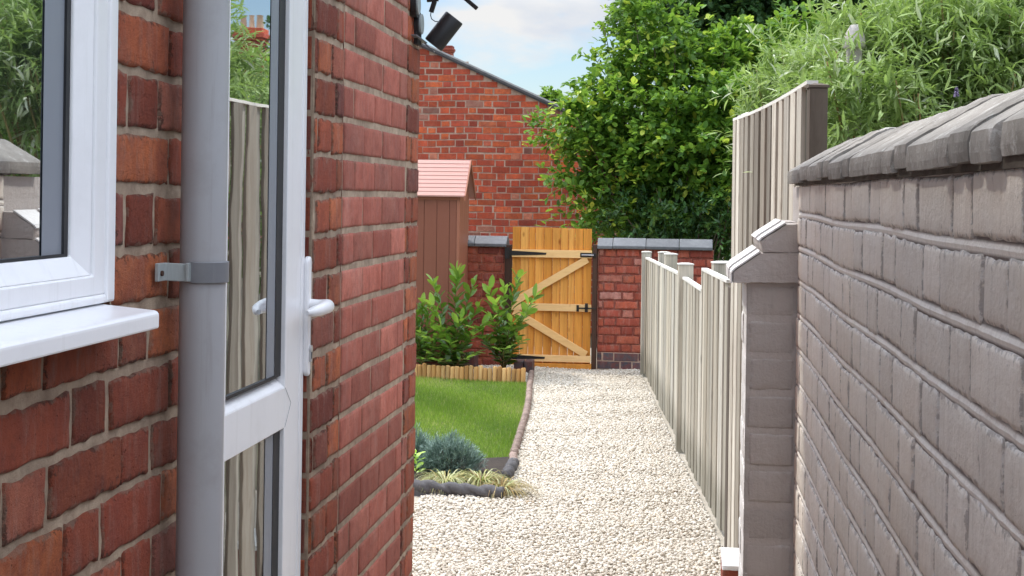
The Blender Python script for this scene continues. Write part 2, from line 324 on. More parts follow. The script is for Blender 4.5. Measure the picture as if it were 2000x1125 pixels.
def wood_mat(name, stops, grain=(30, 30, 1.6), dark=(0.1, 0.06, 0.03), gamt=0.4, rough=0.7, knots=0.0, vbright=0.3, bump=0.25, algae=False):
    m = NT(name); r, g, b = m.tint(); co = m.coord()
    offs = m.n('ShaderNodeVectorMath', {0: co, 1: m.n('ShaderNodeCombineXYZ', {0: m.math('MULTIPLY', b, 31.0), 1: m.math('MULTIPLY', r, 11.0), 2: m.math('MULTIPLY', g, 17.0)}).outputs[0]}, operation='ADD').outputs[0]
    gm = m.n('ShaderNodeMapping', {'Vector': offs, 'Scale': grain}).outputs[0]
    gn = m.noise(gm, 1.0, 8, 0.7, 0.6); fine = m.noise(gm, 4.0, 6, 0.8)
    base = m.ramp(r, stops)
    base = m.mix(m.math('MULTIPLY', m.ramp(gn, [(0.42, 0.0), (0.68, 1.0)]), gamt), base, dark)
    base = m.mix(m.math('MULTIPLY', m.ramp(fine, [(0.5, 0.0), (0.75, 1.0)]), gamt*0.5), base, dark)
    if knots:
        v = m.n('ShaderNodeTexVoronoi', {'Vector': m.n('ShaderNodeMapping', {'Vector': offs, 'Scale': (9, 9, 4.2)}).outputs[0], 'Scale': 1.0})
        base = m.mix(m.math('MULTIPLY', m.ramp(v.outputs['Distance'], [(0.05, 1.0), (0.16, 0.0)]), knots), base, dark)
    val = m.math('MULTIPLY_ADD', g, vbright, 1-vbright/2)
    base = m.mix(1.0, base, m.n('ShaderNodeCombineColor', {0: val, 1: val, 2: val}).outputs[0], 'MULTIPLY')
    if algae:
        z = m.n('ShaderNodeSeparateXYZ', {0: co}).outputs[2]
        hz_ = m.math('ADD', z, m.math('MULTIPLY', m.noise(gm, 0.5, 4), -0.35))
        base = m.mix(m.ramp(hz_, [(-0.0, 0.65), (0.16, 0.0)]), base, (0.17, 0.16, 0.12))
        base = m.mix(m.math('MULTIPLY', m.ramp(m.noise(co, 2.4, 5, 0.7), [(0.5, 0.0), (0.7, 1.0)]), 0.35), base, (0.40, 0.375, 0.31))
    m.bump(gn, bump, 0.004)
    return m.done(base, rough, spec=0.3)
MAT['gate_wood'] = wood_mat('orange stained pine', [(0, (0.70, 0.29, 0.045)), (0.5, (0.84, 0.38, 0.075)), (1, (0.90, 0.47, 0.12))], dark=(0.36, 0.11, 0.015), gamt=0.5, knots=1.0, vbright=0.25)
MAT['gate_rail'] = wood_mat('pale sawn pine rail', [(0, (0.88, 0.56, 0.24)), (1, (0.92, 0.62, 0.30))], (4, 30, 30), (0.5, 0.22, 0.06), 0.25, knots=0.35, vbright=0.15)
MAT['post_dark'] = wood_mat('dark stained post', [(0, (0.06, 0.028, 0.018)), (1, (0.09, 0.045, 0.03))], dark=(0.02, 0.012, 0.01))
MAT['grey_wood'] = wood_mat('weathered cream fence boards', [(0, (0.44, 0.385, 0.30)), (0.35, (0.56, 0.505, 0.41)), (0.7, (0.64, 0.59, 0.49)), (1, (0.52, 0.49, 0.43))], (22, 22, 0.9), (0.22, 0.20, 0.165), 0.8, 0.85, 0.6, 0.5, 0.5, True)
MAT['tall_wood'] = wood_mat('weathered grey brown slats', [(0, (0.30, 0.265, 0.215)), (0.5, (0.43, 0.395, 0.33)), (1, (0.54, 0.51, 0.44))], (26, 26, 1.6), (0.18, 0.135, 0.10), 0.7, 0.85, 0.4, 0.7, 0.5)
MAT['tall_post'] = wood_mat('dark weathered post', [(0, (0.12, 0.095, 0.075)), (1, (0.17, 0.135, 0.105))], (16, 16, 1.6), (0.05, 0.035, 0.025), 0.5, 0.9)
MAT['cap_pale'] = wood_mat('bleached cap rail', [(0, (0.66, 0.64, 0.58)), (1, (0.78, 0.76, 0.71))], (20, 3, 20), (0.3, 0.27, 0.23), 0.35, 0.85)
MAT['log_wood'] = wood_mat('pine half logs', [(0, (0.42, 0.22, 0.07)), (0.5, (0.58, 0.33, 0.12)), (1, (0.68, 0.44, 0.19))], (20, 20, 3), (0.2, 0.09, 0.03), 0.4, 0.8, 0.3, 0.5)
MAT['bark'] = wood_mat('brown bark', [(0, (0.10, 0.075, 0.05)), (1, (0.2, 0.155, 0.11))], (20, 20, 4), (0.03, 0.02, 0.015), 0.6, 0.95)
MAT['green_stem'] = wood_mat('green brown stem', [(0, (0.22, 0.20, 0.07)), (1, (0.30, 0.2, 0.09))], (20, 20, 4), (0.1, 0.08, 0.03), 0.3, 0.8)

def leaf_mat(name, stops, trans=0.35, rough=0.45, tcol=(0.35, 0.55, 0.06), spec=0.35):
    m = NT(name); r, g, b = m.tint(); co = m.coord()
    c = m.ramp(r, stops)
    val = m.math('MULTIPLY_ADD', g, 0.6, 0.7)
    c = m.mix(1.0, c, m.n('ShaderNodeCombineColor', {0: val, 1: val, 2: val}).outputs[0], 'MULTIPLY')
    c = m.mix(m.math('MULTIPLY', m.noise(co, 60, 3), 0.25), c, (0.02, 0.05, 0.01))
    m.done(c, rough, spec=spec)
    t = m.n('ShaderNodeBsdfTranslucent', {'Color': m.mix(0.5, c, tcol)})
    x = m.n('ShaderNodeMixShader', {0: trans, 1: m.b.outputs[0], 2: t.outputs[0]}); m.l(x.outputs[0], m.out.inputs[0]); return m.m
MAT['leaf_hazel'] = leaf_mat('hazel leaf', [(0, (0.05, 0.13, 0.03)), (0.4, (0.13, 0.28, 0.04)), (0.75, (0.28, 0.46, 0.06)), (1, (0.60, 0.70, 0.10))], 0.42)
MAT['leaf_dark'] = leaf_mat('dark lime leaf', [(0, (0.02, 0.06, 0.02)), (0.6, (0.045, 0.12, 0.035)), (1, (0.13, 0.26, 0.07))], 0.2)
MAT['leaf_buddleia'] = leaf_mat('grey green buddleia leaf', [(0, (0.17, 0.26, 0.08)), (0.5, (0.36, 0.48, 0.18)), (0.85, (0.54, 0.65, 0.33)), (1, (0.72, 0.77, 0.58))], 0.35, 0.6)
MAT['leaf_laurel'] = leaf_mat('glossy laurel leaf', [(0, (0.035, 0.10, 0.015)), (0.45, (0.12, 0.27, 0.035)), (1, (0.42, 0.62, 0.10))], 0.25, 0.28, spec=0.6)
MAT['leaf_blue'] = leaf_mat('blue green needle', [(0, (0.07, 0.12, 0.09)), (0.5, (0.18, 0.28, 0.24)), (1, (0.42, 0.54, 0.48))], 0.1, 0.6, (0.1, 0.2, 0.12))
MAT['leaf_sedge'] = leaf_mat('variegated sedge blade', [(0, (0.30, 0.16, 0.05)), (0.35, (0.48, 0.38, 0.16)), (0.7, (0.42, 0.48, 0.18)), (1, (0.72, 0.70, 0.42))], 0.2, 0.5)
MAT['grass'] = leaf_mat('lawn blade', [(0, (0.08, 0.16, 0.02)), (0.55, (0.20, 0.33, 0.035)), (0.93, (0.40, 0.50, 0.09)), (1, (0.50, 0.43, 0.22))], 0.35, 0.5)
MAT['flower'] = leaf_mat('mauve flower', [(0, (0.35, 0.25, 0.5)), (1, (0.5, 0.4, 0.65))], 0.2, 0.6, (0.5, 0.3, 0.6))
MAT['lawn_base'] = stone_mat('lawn thatch', (0.045, 0.09, 0.015), (0.08, 0.14, 0.02), (0.13, 0.14, 0.04))
def pebble_mat():
    m = NT('cream limestone chippings'); r, g, b = m.tint(); co = m.coord()
    c = m.ramp(r, [(0, (0.42, 0.36, 0.28)), (0.10, (0.58, 0.52, 0.435)), (0.7, (0.68, 0.625, 0.535)), (0.96, (0.78, 0.74, 0.67)), (1, (0.66, 0.52, 0.36))])
    c = m.mix(m.math('MULTIPLY', m.ramp(m.noise(co, 90, 4), [(0.45, 0.0), (0.7, 1.0)]), 0.3), c, (0.45, 0.38, 0.28))
    return m.done(c, 0.85, spec=0.25)
MAT['pebble'] = pebble_mat()
MAT['path_base'] = stone_mat('packed stone dust', (0.46, 0.41, 0.33), (0.56, 0.50, 0.42), (0.5, 0.44, 0.36))

# ------------------------------------------------------------------ brickwork generator (every brick modelled)
def subtract(iv, cuts):
    out = [iv]
    for a, b in cuts:
        nx_ = []
        for p, q in out:
            if b <= p or a >= q: nx_.append((p, q)); continue
            if a > p: nx_.append((p, a))
            if b < q: nx_.append((b, q))
        out = nx_
    return out
def brickwork(name, org, U, N, L, rows, course, bond='flemish', gap=0.011, recess=0.004, detail=1, holes=(), mb=None, mm=None, parent=None,
              seed=1, tintfn=None, top=None, bl=0.24, wob=0.0015, mstep=0.03, shift=0.0, back=0.02, perp=None, sag=0.0, mnoise=0.0013, pdeep=0.0):
    r = random.Random(seed); org = Vector(org); U = Vector(U).normalized(); N = Vector(N).normalized(); Z = Vector((0, 0, 1))
    V = []; Fc = []; MI = []; T = []; perp = gap if perp is None else perp
    def P(u, v, h):
        if sag: v = v + sag*noise.noise(Vector((u*1.3, v*0.4, seed)))
        p = org + U*u + Z*v + N*h; return (p.x, p.y, p.z)
    def ivs(k):
        o = []; u = -0.5
        if bond == 'stretcher': u = -bl*1.0 + (bl/2 if k % 2 else 0); pat = [bl]
        elif bond == 'flemish': pat = [bl, bl/2]; u = -bl*1.5 + (bl*0.75 if k % 2 else 0)
        elif bond == 'english': pat = [bl] if k % 2 else [bl/2]; u = -bl*1.5 + (bl/4 if k % 2 else 0)
        else: pat = [bl/2]; u = -bl/2*(1 if k % 2 else 1.5)
        u -= shift; i = 0
        while u < L:
            ln = pat[i % len(pat)]; j = r.uniform(-0.006, 0.006)
            o.append((u, u+ln+j)); u += ln+j; i += 1
        return [(max(a, 0), min(b, L)) for a, b in o if b > 0.02 and a < L-0.02 and min(b, L)-max(a, 0) > 0.02]
    for k in range(rows):
        v0, v1 = k*course, (k+1)*course
        cuts = [(h[0], h[1]) for h in holes if v0+0.25*course < h[3] and v1-0.25*course > h[2]]
        for (a, b) in ivs(k):
            for (p, q) in subtract((a, b), cuts):
                if q-p < 0.025: continue
                if top is not None and v1 > top((p+q)/2)+course*0.1: continue
                p2, q2 = p+perp/2+r.uniform(-wob, wob), q-perp/2+r.uniform(-wob, wob)
                w0, w1 = v0+gap/2+r.uniform(-wob, wob), v1-gap/2+r.uniform(-wob, wob)
                tt = tintfn((p+q)/2, (v0+v1)/2, r) if tintfn else (r.random(), r.random(), r.random())
                hh = r.uniform(-0.0015, 0.0015); n0 = len(V)
                if detail == 0:
                    e = 0.003
                    for (uu, vv, h) in ((p2, w0, -recess*1.5), (q2, w0, -recess*1.5), (q2, w1, -recess*1.5), (p2, w1, -recess*1.5), (p2+e, w0+e, hh), (q2-e, w0+e, hh), (q2-e, w1-e, hh), (p2+e, w1-e, hh)):
                        V.append(P(uu, vv, h)); T.append((*tt, 1.0))
                    for f in ((4, 5, 6, 7), (0, 1, 5, 4), (1, 2, 6, 5), (2, 3, 7, 6), (3, 0, 4, 7)): Fc.append(tuple(n0+i for i in f)); MI.append(0)
                else:
                    e1, e2, e3 = 0.0, 0.0028, 0.009
                    nin = max(2, int((q2-p2)/0.022))
                    us = [p2, p2+e2, p2+e3] + [p2+e3+(q2-p2-2*e3)*i/nin for i in range(1, nin)] + [q2-e3, q2-e2, q2]
                    vv_ = [w0, w0+e2, w0+e3] + [w0+e3+(w1-w0-2*e3)*i/3 for i in (1, 2)] + [w1-e3, w1-e2, w1]
                    nu, nv = len(us), len(vv_); sd_ = r.uniform(0, 99)
                    for j, vv in enumerate(vv_):
                        for i, uu in enumerate(us):
                            eu = min(i, nu-1-i); ev = min(j, nv-1-j); e = min(eu, ev)
                            q_ = Vector((uu*22, vv*22, sd_))
                            du = (noise.noise(q_*1.5)*wob*1.4 + noise.noise(q_*5)*wob*1.0) if e < 2 else 0
                            dv = (noise.noise(q_*1.5+Vector((9, 0, 0)))*wob*1.4 + noise.noise(q_*5+Vector((5, 0, 0)))*wob) if e < 2 else 0
                            if e == 0: h = -recess-back*0.5
                            elif e == 1: h = hh-0.0018+noise.noise(q_*4)*0.0012
                            else: h = hh+noise.noise(q_)*0.0012
                            V.append(P(uu+du, vv+dv, h)); T.append((*tt, 0.0 if e < 2 else (0.5 if e == 2 else 1.0)))
                    for j in range(nv-1):
                        for i in range(nu-1): Fc.append((n0+j*nu+i, n0+j*nu+i+1, n0+(j+1)*nu+i+1, n0+(j+1)*nu+i)); MI.append(0)
        # mortar bed for this course
        st = mstep if detail else 0.3
        for (a, b) in subtract((0, L), cuts):
            if top is not None:
                # trim against the sloping top
                s_ = a; segs = []
                while s_ < b-1e-6:
                    e_ = min(b, s_+0.1)
                    if top((s_+e_)/2) > v1-course*0.6: segs.append((s_, e_))
                    s_ = e_
                if not segs: continue
                a, b = segs[0][0], segs[-1][1]
            nn = max(1, int((b-a)/st)); mvs = 4 if detail else 1; n0 = len(V)
            for j in range(mvs+1):
                for i in range(nn+1):
                    uu = a+(b-a)*i/nn; vv = v0+course*j/mvs
                    bed = 1.0 if j in (0, mvs) else 0.0
                    V.append(P(uu, vv, -recess-(pdeep*(1-bed) if detail else 0)+(noise.noise(Vector((uu*35, vv*35, seed)))*mnoise if detail else 0))); T.append((bed if detail else 0.5, 0.5, 0.5, 1.0))
            for j in range(mvs):
                for i in range(nn): Fc.append((n0+j*(nn+1)+i, n0+j*(nn+1)+i+1, n0+(j+1)*(nn+1)+i+1, n0+(j+1)*(nn+1)+i)); MI.append(1)
    return link_mesh(name, V, Fc, [mb, mm], parent, bool(detail), MI, T)

# ------------------------------------------------------------------ key positions
XL = -0.77                                             # face of the house wall
def yL(px, x=XL): return onX(px, 500, x).y
Y_CORNER = onX(816, 560, XL).y
C = 0.083                                              # brick course
YG = 15.35                                             # garden gate plane
fA = onZ(1256, 727, 0.0); fB = onZ(1420, 1065, 0.0)    # foot line of the fences
fdir = (fA-fB).normalized()
def fenceP(px, py=600):                                # point on the fence plane under a pixel
    n = Vector((fdir.y, -fdir.x, 0)); d = ray(px, py); t = (fB-O).dot(n)/d.dot(n); return O + d*t

# ------------------------------------------------------------------ ground
gm = MB(); gm.add([(-400, -200, -0.03), (400, -200, -0.03), (400, 900, -0.03), (-400, 900, -0.03)], [(0, 1, 2, 3)])
tag(gm.build('ground', MAT['ground']), kind='structure')
pm = MB(); pm.add([(-3.6, -1.5, -0.004), (0.9, -1.5, -0.004), (0.9, 17.5, -0.004), (-3.6, 17.5, -0.004)], [(0, 1, 2, 3)])
tag(pm.build('path', MAT['path_base']), kind='structure')

# lawn and bed outlines on the ground, from the photograph
rope_px = [(1038, 733), (1034, 760), (1032, 790), (1026, 820), (1017, 848), (1010, 872), (1002, 897), (1003, 915), (990, 940)]
rope = [onZ(x, y, 0.0) for x, y in rope_px]
rope = [Vector((p.x, p.y, 0)) for p in rope]
frontR = onZ(982, 980, 0.0); frontL = onZ(800, 965, 0.0)
fl_dir = (frontL-frontR).normalized()
frontLL = frontR + fl_dir*2.3
logR = onZ(1026, 752, 0.0); logL = onZ(812, 741, 0.0); log_dir = (logL-logR).normalized(); logLL = logR + log_dir*2.2
lawn_poly = [logR] + rope[1:7] + [Vector((rope[6].x-0.02, rope[6].y-0.1, 0)), onZ(935, 905), onZ(860, 892), onZ(790, 885)]
lawn_poly.append(Vector((lawn_poly[-1].x-1.3, lawn_poly[-1].y+0.1, 0))); lawn_poly.append(logLL)
bed_poly = [lawn_poly[7], rope[7], rope[8], frontR, frontLL, lawn_poly[-2], lawn_poly[-3], lawn_poly[-4], lawn_poly[-5]]
def inpoly(X, Y, poly):
    ins = np.zeros(len(X), dtype=bool); n = len(poly)
    for i in range(n):
        a, b = poly[i], poly[(i+1) % n]
        c = (a.y > Y) != (b.y > Y)
        with np.errstate(divide='ignore', invalid='ignore'):
            t = (b.x-a.x)*(Y-a.y)/(b.y-a.y+1e-12)+a.x
        ins ^= c & (X < t)
    return ins
lb = MB(); lb.prism([(p.x, p.y, -0.002) for p in lawn_poly], (0, 0, 0.022)); tag(lb.build('lawn', MAT['lawn_base']), kind='structure')
bb = MB(); bb.prism([(p.x, p.y, -0.001) for p in bed_poly], (0, 0, 0.034)); tag(bb.build('flower_bed', MAT['soil']), kind='structure')

# gravel: individual stones in one object
def scatter_rect(x0, x1, y0, y1, step):
    xs = np.arange(x0, x1, step); ys = np.arange(y0, y1, step); X, Y = np.meshgrid(xs, ys)
    X = X.ravel()+rs.uniform(-.5, .5, X.size)*step; Y = Y.ravel()+rs.uniform(-.5, .5, Y.size)*step
    return X, Y
bmt = bmesh.new(); bmesh.ops.create_icosphere(bmt, subdivisions=1, radius=1.0)
ico_v = np.array([v.co[:] for v in bmt.verts]); ico_f = np.array([[v.index for v in f.verts] for f in bmt.faces]); bmt.free()
X, Y = scatter_rect(-3.3, 0.85, 4.25, 15.3, 0.0158)
fx = fB.x + (Y-fB.y)*(fdir.x/fdir.y)
keep = (X < fx-0.03) & ~inpoly(X, Y, lawn_poly) & ~inpoly(X, Y, bed_poly)
keep &= ~((X < -1.5) & (Y < 9.0)) & ~((X < -2.6) & (Y > 14))
X, Y = X[keep], Y[keep]; n = len(X)
S = rs.uniform(0.0068, 0.0125, n); sh = rs.uniform(0.65, 1.25, (n, 3)); sh[:, 2] *= 0.72
per = ico_v[None] * (1+rs.uniform(-.22, .22, (n, 12, 1))) * sh[:, None, :] * S[:, None, None]
ang = rs.uniform(0, 6.283, n); tl = rs.uniform(-.5, .5, n)
ct, st_ = np.cos(tl), np.sin(tl); y_ = per[..., 1]*ct[:, None]-per[..., 2]*st_[:, None]; z_ = per[..., 1]*st_[:, None]+per[..., 2]*ct[:, None]
ca, sa = np.cos(ang)[:, None], np.sin(ang)[:, None]
px_ = per[..., 0]*ca-y_*sa + X[:, None]; py_ = per[..., 0]*sa+y_*ca + Y[:, None]
und = 0.006*np.sin(X*5+Y*2.3)+0.005*np.sin(Y*7.1-X*3)
pz_ = z_ + (rs.uniform(0.002, 0.015, n)+und)[:, None]
V = np.stack([px_, py_, pz_], -1).reshape(-1, 3)
Fx = (ico_f[None]+(np.arange(n)*12)[:, None, None]).reshape(-1, 3)
tint = np.repeat(rs.rand(n, 3), 12, 0)
tag(link_mesh('gravel', V, Fx, MAT['pebble'], None, True, tint=tint), kind='stuff')

# grass blades
def blades(P, Hh, W, lean, tint):
    n = len(P); a = rs.uniform(0, 6.283, n); d = np.stack([np.cos(a), np.sin(a), np.zeros(n)], -1); sdv = np.stack([-np.sin(a), np.cos(a), np.zeros(n)], -1)
    up = np.array([0, 0, 1.0])
    b0 = P-sdv*W[:, None]/2; b1_ = P+sdv*W[:, None]/2
    mid = P+up*(Hh*0.6)[:, None]+d*(lean*0.3)[:, None]; tip = P+up*Hh[:, None]+d*lean[:, None]
    V = np.stack([b0, b1_, mid+sdv*W[:, None]*0.35, mid-sdv*W[:, None]*0.35, tip], 1).reshape(-1, 3)
    k = np.arange(n)*5
    f = np.concatenate([np.stack([k, k+1, k+2], -1), np.stack([k, k+2, k+3], -1), np.stack([k+3, k+2, k+4], -1)])
    return V, f, np.repeat(tint, 5, 0)
X, Y = scatter_rect(-3.6, -0.8, 9.0, 15.2, 0.0088)
k = inpoly(X, Y, lawn_poly); X, Y = X[k], Y[k]; n = len(X)
hv = rs.uniform(0.012, 0.040, n)*(1+0.35*np.sin(X*3.1+1)*np.sin(Y*2.2)); P = np.stack([X, Y, np.full(n, 0.018)], -1)
patch = (np.sin(X*2.7+1.3)*np.sin(Y*1.9)+np.sin(X*7.3+Y*4.1)*0.5)
t = rs.rand(n, 3); t[:, 0] = np.clip(t[:, 0]*0.65+0.26*patch+0.16, 0, 0.93); dry = (rs.rand(n) < 0.05+0.16*(patch > 0.75)); t[dry, 0] = 1.0
V, f, t = blades(P, hv, rs.uniform(0.002, 0.004, n), rs.uniform(0, 0.02, n), t)
tag(link_mesh('grass', V, f, MAT['grass'], None, False, tint=t), kind='stuff')

# ------------------------------------------------------------------ the house on the left
yW0 = 0.35                                             # near end of modelled brickwork
house = thing('brick_house', 'red brick house wall with white door and window, near left of the photo', 'house', (XL, 2.5, 0))
y_door0, y_door1 = onX(412, 560, XL).y, yL(609); y_win1 = yL(221); y_inf0, y_inf1 = yL(669), yL(791)
zs = onX(200, 592, XL).z; row_sill = round((zs-0.02)/C)
L = Y_CORNER-yW0
zd0, zd1 = 5*C, 30*C
def redtint(u, v, r):
    x = r.random(); return (x if x < 0.93 else r.uniform(0.9, 1), r.random(), r.random())
holes = [(0.25, y_win1-yW0+0.002, row_sill*C, 31*C), (y_door0-yW0, y_door1-yW0+0.012, zd0, zd1), (y_inf0-yW0, y_inf1-yW0, 0, 33*C)]
brickwork('wall', (XL, yW0, 0), (0, 1, 0), (1, 0, 0), L, 38, C, 'flemish', 0.0095, 0.005, 1, holes, MAT['brick_red'], MAT['mortar'], house, 3, redtint, sag=0.012, wob=0.0032)
o = brickwork('infill_panel', (XL, y_inf0, 0), (0, 1, 0), (1, 0, 0), y_inf1-y_inf0, 33, C, 'stretcher', 0.010, 0.0035, 1, (), MAT['brick_plum'], MAT['mortar'], house, 5, mnoise=0.0006, bl=0.222, perp=0.004, wob=0.0008, sag=0.004)
tag(o, 'smooth plum brick filling an old opening')
hb = MB()
hb.box((-5.0, -1.2, 0), (XL-0.14, Y_CORNER-0.002, 3.15)); hb.box((XL-0.139, -1.2, 0), (XL-0.006, 0.349, 3.15))
hb.box((XL-0.139, y_door1+0.03, 0), (XL-0.012, Y_CORNER-0.001, 3.14)); hb.box((XL-0.139, y_win1+0.03, 0), (XL-0.012, y_door0-0.03, 3.14))
hb.build('wall_core', MAT['brick_red'], house)
rv = brickwork('return_wall', (XL-0.004, Y_CORNER, 0), (-1, 0, 0), (0, 1, 0), 4.2, 38, C, 'flemish', 0.012, 0.004, 0, (), MAT['brick_red'], MAT['mortar'], house, 8, redtint)
rv.data.flip_normals()
rb = MB(); rb.prism([(-5.2, -1.3, 3.15), (-0.60, -1.3, 3.15), (-0.60, -1.3, 3.25), (-5.2, -1.3, 4.6)], (0, Y_CORNER+1.5, 0)); rb.build('roof', MAT['slate'], house)
# door reveal bricks
rvm = brickwork('door_reveal', (XL-0.055, y_door1+0.012, zd0), (1, 0, 0), (0, -1, 0), 0.052, 25, C, 'header', 0.012, 0.003, 0, (), MAT['brick_red'], MAT['mortar'], house, 12, redtint)

# --- door (white upvc, closed)
door = MB(); XD = XL-0.014
yo0, yo1 = y_door0, y_door1+0.0
zt, zb_ = zd1-0.01, zd0
fw = 0.028
door.box((XD-0.05, yo1-fw, zb_), (XD, yo1, zt)); door.box((XD-0.05, yo0, zb_), (XD, yo0+0.05, zt)); door.box((XD-0.05, yo0+0.05, zt-0.05), (XD, yo1-fw, zt))
dframe = door.build('door', MAT['upvc'], house, bevel=0.003); tag(dframe, 'closed white plastic door with two glass panes')
sash = MB(); ys1 = yo1-fw; ys0 = yo0+0.05; yg1 = yL(562, XD); yg0 = ys0+0.09; Xs = XD-0.002
mt = onX(571, 729, XD).z; mbz = onX(582, 822, XD).z; zb2 = zb_+0.03
sash.box((Xs-0.045, yg1, zb2), (Xs, ys1, zt-0.05)); sash.box((Xs-0.045, ys0, zb2), (Xs, yg0, zt-0.05))
sash.box((Xs-0.045, yg0, mbz), (Xs, yg1, mt-0.022)); sash.box((Xs-0.045, yg0, zb2), (Xs, yg1, zb2+0.12)); sash.box((Xs-0.045, yg0, zt-0.15), (Xs, yg1, zt-0.05))
sash.prism([(Xs, yg0, mt-0.022), (Xs-0.026, yg0, mt), (Xs-0.045, yg0, mt), (Xs-0.045, yg0, mt-0.022)], (0, yg1-yg0, 0))
sash.build('sash', MAT['upvc'], dframe, bevel=0.002)
Xg = Xs-0.011
for a, b in ((mt, zt-0.15), (zb2+0.12, mbz)):
    g = MB(); g.add([(Xg, yg0, a), (Xg, yg1-0.100, a), (Xg, yg1-0.100, b), (Xg, yg0, b)], [(0, 1, 2, 3)]); g.build('pane', MAT['glass_door'], dframe)
    g = MB(); g.add([(Xg+0.001, yg1-0.100, a), (Xg+0.001, yg1-0.045, a), (Xg+0.001, yg1-0.045, b), (Xg+0.001, yg1-0.100, b)], [(0, 1, 2, 3)]); g.build('spacer', MAT['upvc_grey'], dframe)
    g = MB(); g.add([(Xg+0.002, yg1-0.045, a), (Xg+0.002, yg1, a), (Xg+0.002, yg1, b), (Xg+0.002, yg1-0.045, b)], [(0, 1, 2, 3)]); g.box((Xg-0.002, yg0, a), (Xg+0.004, yg1-0.045, a+0.006)); g.build('gasket', MAT['gasket'], dframe)
# handle
pz0, pz1 = onX(600, 732, XD).z, onX(600, 500, XD).z; yh = (yL(590, XD)+yL(606, XD))/2; hw = 0.016
hp = MB(); poly = []
for k in range(13): t = math.pi*k/12; poly.append((Xs, yh+hw*math.cos(t), pz1-hw+hw*math.sin(t)))
for k in range(13): t = math.pi+math.pi*k/12; poly.append((Xs, yh+hw*math.cos(t), pz0+hw+hw*math.sin(t)))
hp.prism(poly, (0.012, 0, 0)); autosmooth(hp.build('handle_plate', MAT['upvc'], dframe, bevel=0.004))
zl = onX(610, 592, XD).z
lv = MB(); lv.tube([(Xs+0.01, yh, zl), (Xs+0.03, yh, zl), (Xs+0.045, yh-0.003, zl), (Xs+0.052, yh-0.018, zl), (Xs+0.053, yh-0.05, zl-0.001), (Xs+0.051, yh-0.09, zl-0.003), (Xs+0.044, yh-0.118, zl-0.005), (Xs+0.038, yh-0.128, zl-0.006)],
                   [0.013, 0.012, 0.013, 0.0145, 0.0135, 0.0115, 0.009, 0.005], 16)
for i, v in enumerate(lv.v): pass
autosmooth(lv.build('lever', MAT['upvc'], dframe), 60)
lk = MB(); zk = onX(605, 685, XD).z; lk.tube([(Xs+0.008, yh+0.002, zk+0.008), (Xs+0.0165, yh+0.002, zk+0.008)], 0.008, 16); lk.box((Xs+0.008, yh-0.003, zk-0.018), (Xs+0.016, yh+0.007, zk+0.006)); autosmooth(lk.build('lock_cylinder', MAT['steel'], dframe))

for (ya_, yb_, za_, zb_q) in ((yg1, ys1-0.004, mt, mt-0.05), (yg1, ys1-0.004, mbz, mbz-0.0)):
    pass
kh = MB(); kh.box((Xs+0.0162, yh-0.0012, zk-0.012), (Xs+0.0172, yh+0.0012, zk+0.002)); kh.build('keyhole', MAT['gasket'], dframe)
ml = MB(); ml.bar((Xs+0.0006, yg1+0.001, mt-0.023), (Xs+0.0006, yg1+0.045, mt-0.058), 0.0005, 0.0006, (1, 0, 0)); ml.bar((Xs+0.0006, yg1+0.045, mt-0.058), (Xs+0.0006, yg1+0.002, mbz+0.002), 0.0005, 0.0006, (1, 0, 0)); ml.build('weld_line', MAT['upvc_grey'], dframe)
# --- window
win = MB(); y1 = y_win1; y0w = 0.62; XF = XL+0.004; zb = zs; ztw = 31*C
win.box((XF-0.06, y1-0.030, zb), (XF, y1, ztw)); win.box((XF-0.06, y0w-0.05, zb), (XF, y0w, ztw))
win.box((XF-0.06, y0w, zb), (XF, y1-0.030, zb+0.012)); win.box((XF-0.06, y0w, ztw-0.05), (XF, y1-0.030, ztw))
wo_ = win.build('window', MAT['upvc'], house, bevel=0.004); tag(wo_, 'white plastic framed window')
def ring(mb_, y0_, y1_, z0_, z1_, x0, x1, wd, x2=None, wz=None):      # picture frame whose inner edge may bevel back to x2
    x2 = x1 if x2 is None else x2; wz = wd if wz is None else wz
    o_ = [(y0_, z0_), (y1_, z0_), (y1_, z1_), (y0_, z1_)]; i_ = [(y0_+wd, z0_+wz), (y1_-wd, z0_+wz), (y1_-wd, z1_-wz), (y0_+wd, z1_-wz)]
    P = [(x0, *p) for p in o_]+[(x1, *p) for p in o_]+[(x2, *p) for p in i_]+[(x0, *p) for p in i_]
    fs = []
    for k in range(4):
        j = (k+1) % 4; fs += [(k, j, 4+j, 4+k), (4+k, 4+j, 8+j, 8+k), (8+k, 8+j, 12+j, 12+k), (12+k, 12+j, j, k)]
    mb_.add(P, fs)
yi = onX(138, 500, XF-0.018).y; sw = (y1-0.030)-yi
swz = onX(130, 502, XF-0.02).z-(zb+0.012); Z0, Z1 = zb+0.012, ztw-0.05; YR = y1-0.030
s1 = MB(); ring(s1, y0w, YR, Z0, Z1, XF-0.055, XF-0.003, sw*0.5, None, swz*0.5); s1.build('sash', MAT['upvc'], wo_, bevel=0.003)
s2 = MB(); ring(s2, y0w+sw*0.5, YR-sw*0.5, Z0+swz*0.5, Z1-swz*0.5, XF-0.05, XF-0.0065, sw*0.5, XF-0.018, swz*0.5); s2.build('glazing_bead', MAT['upvc'], wo_, bevel=0.002)
gz = MB(); ring(gz, y0w+sw, YR-sw, Z0+swz, Z1-swz, XF-0.04, XF-0.022, 0.012, None, 0.004); gz.build('gasket', MAT['gasket'], wo_)
ya = YR-sw-0.012; za_, zb_2 = Z0+swz+0.004, Z1-swz-0.004
sp = MB(); sp.add([(XF-0.0255, ya-0.06, za_), (XF-0.0255, ya, za_), (XF-0.0255, ya, zb_2), (XF-0.0255, ya-0.06, zb_2)], [(0, 1, 2, 3)])
sp.build('spacer', MAT['upvc_grey'], wo_)
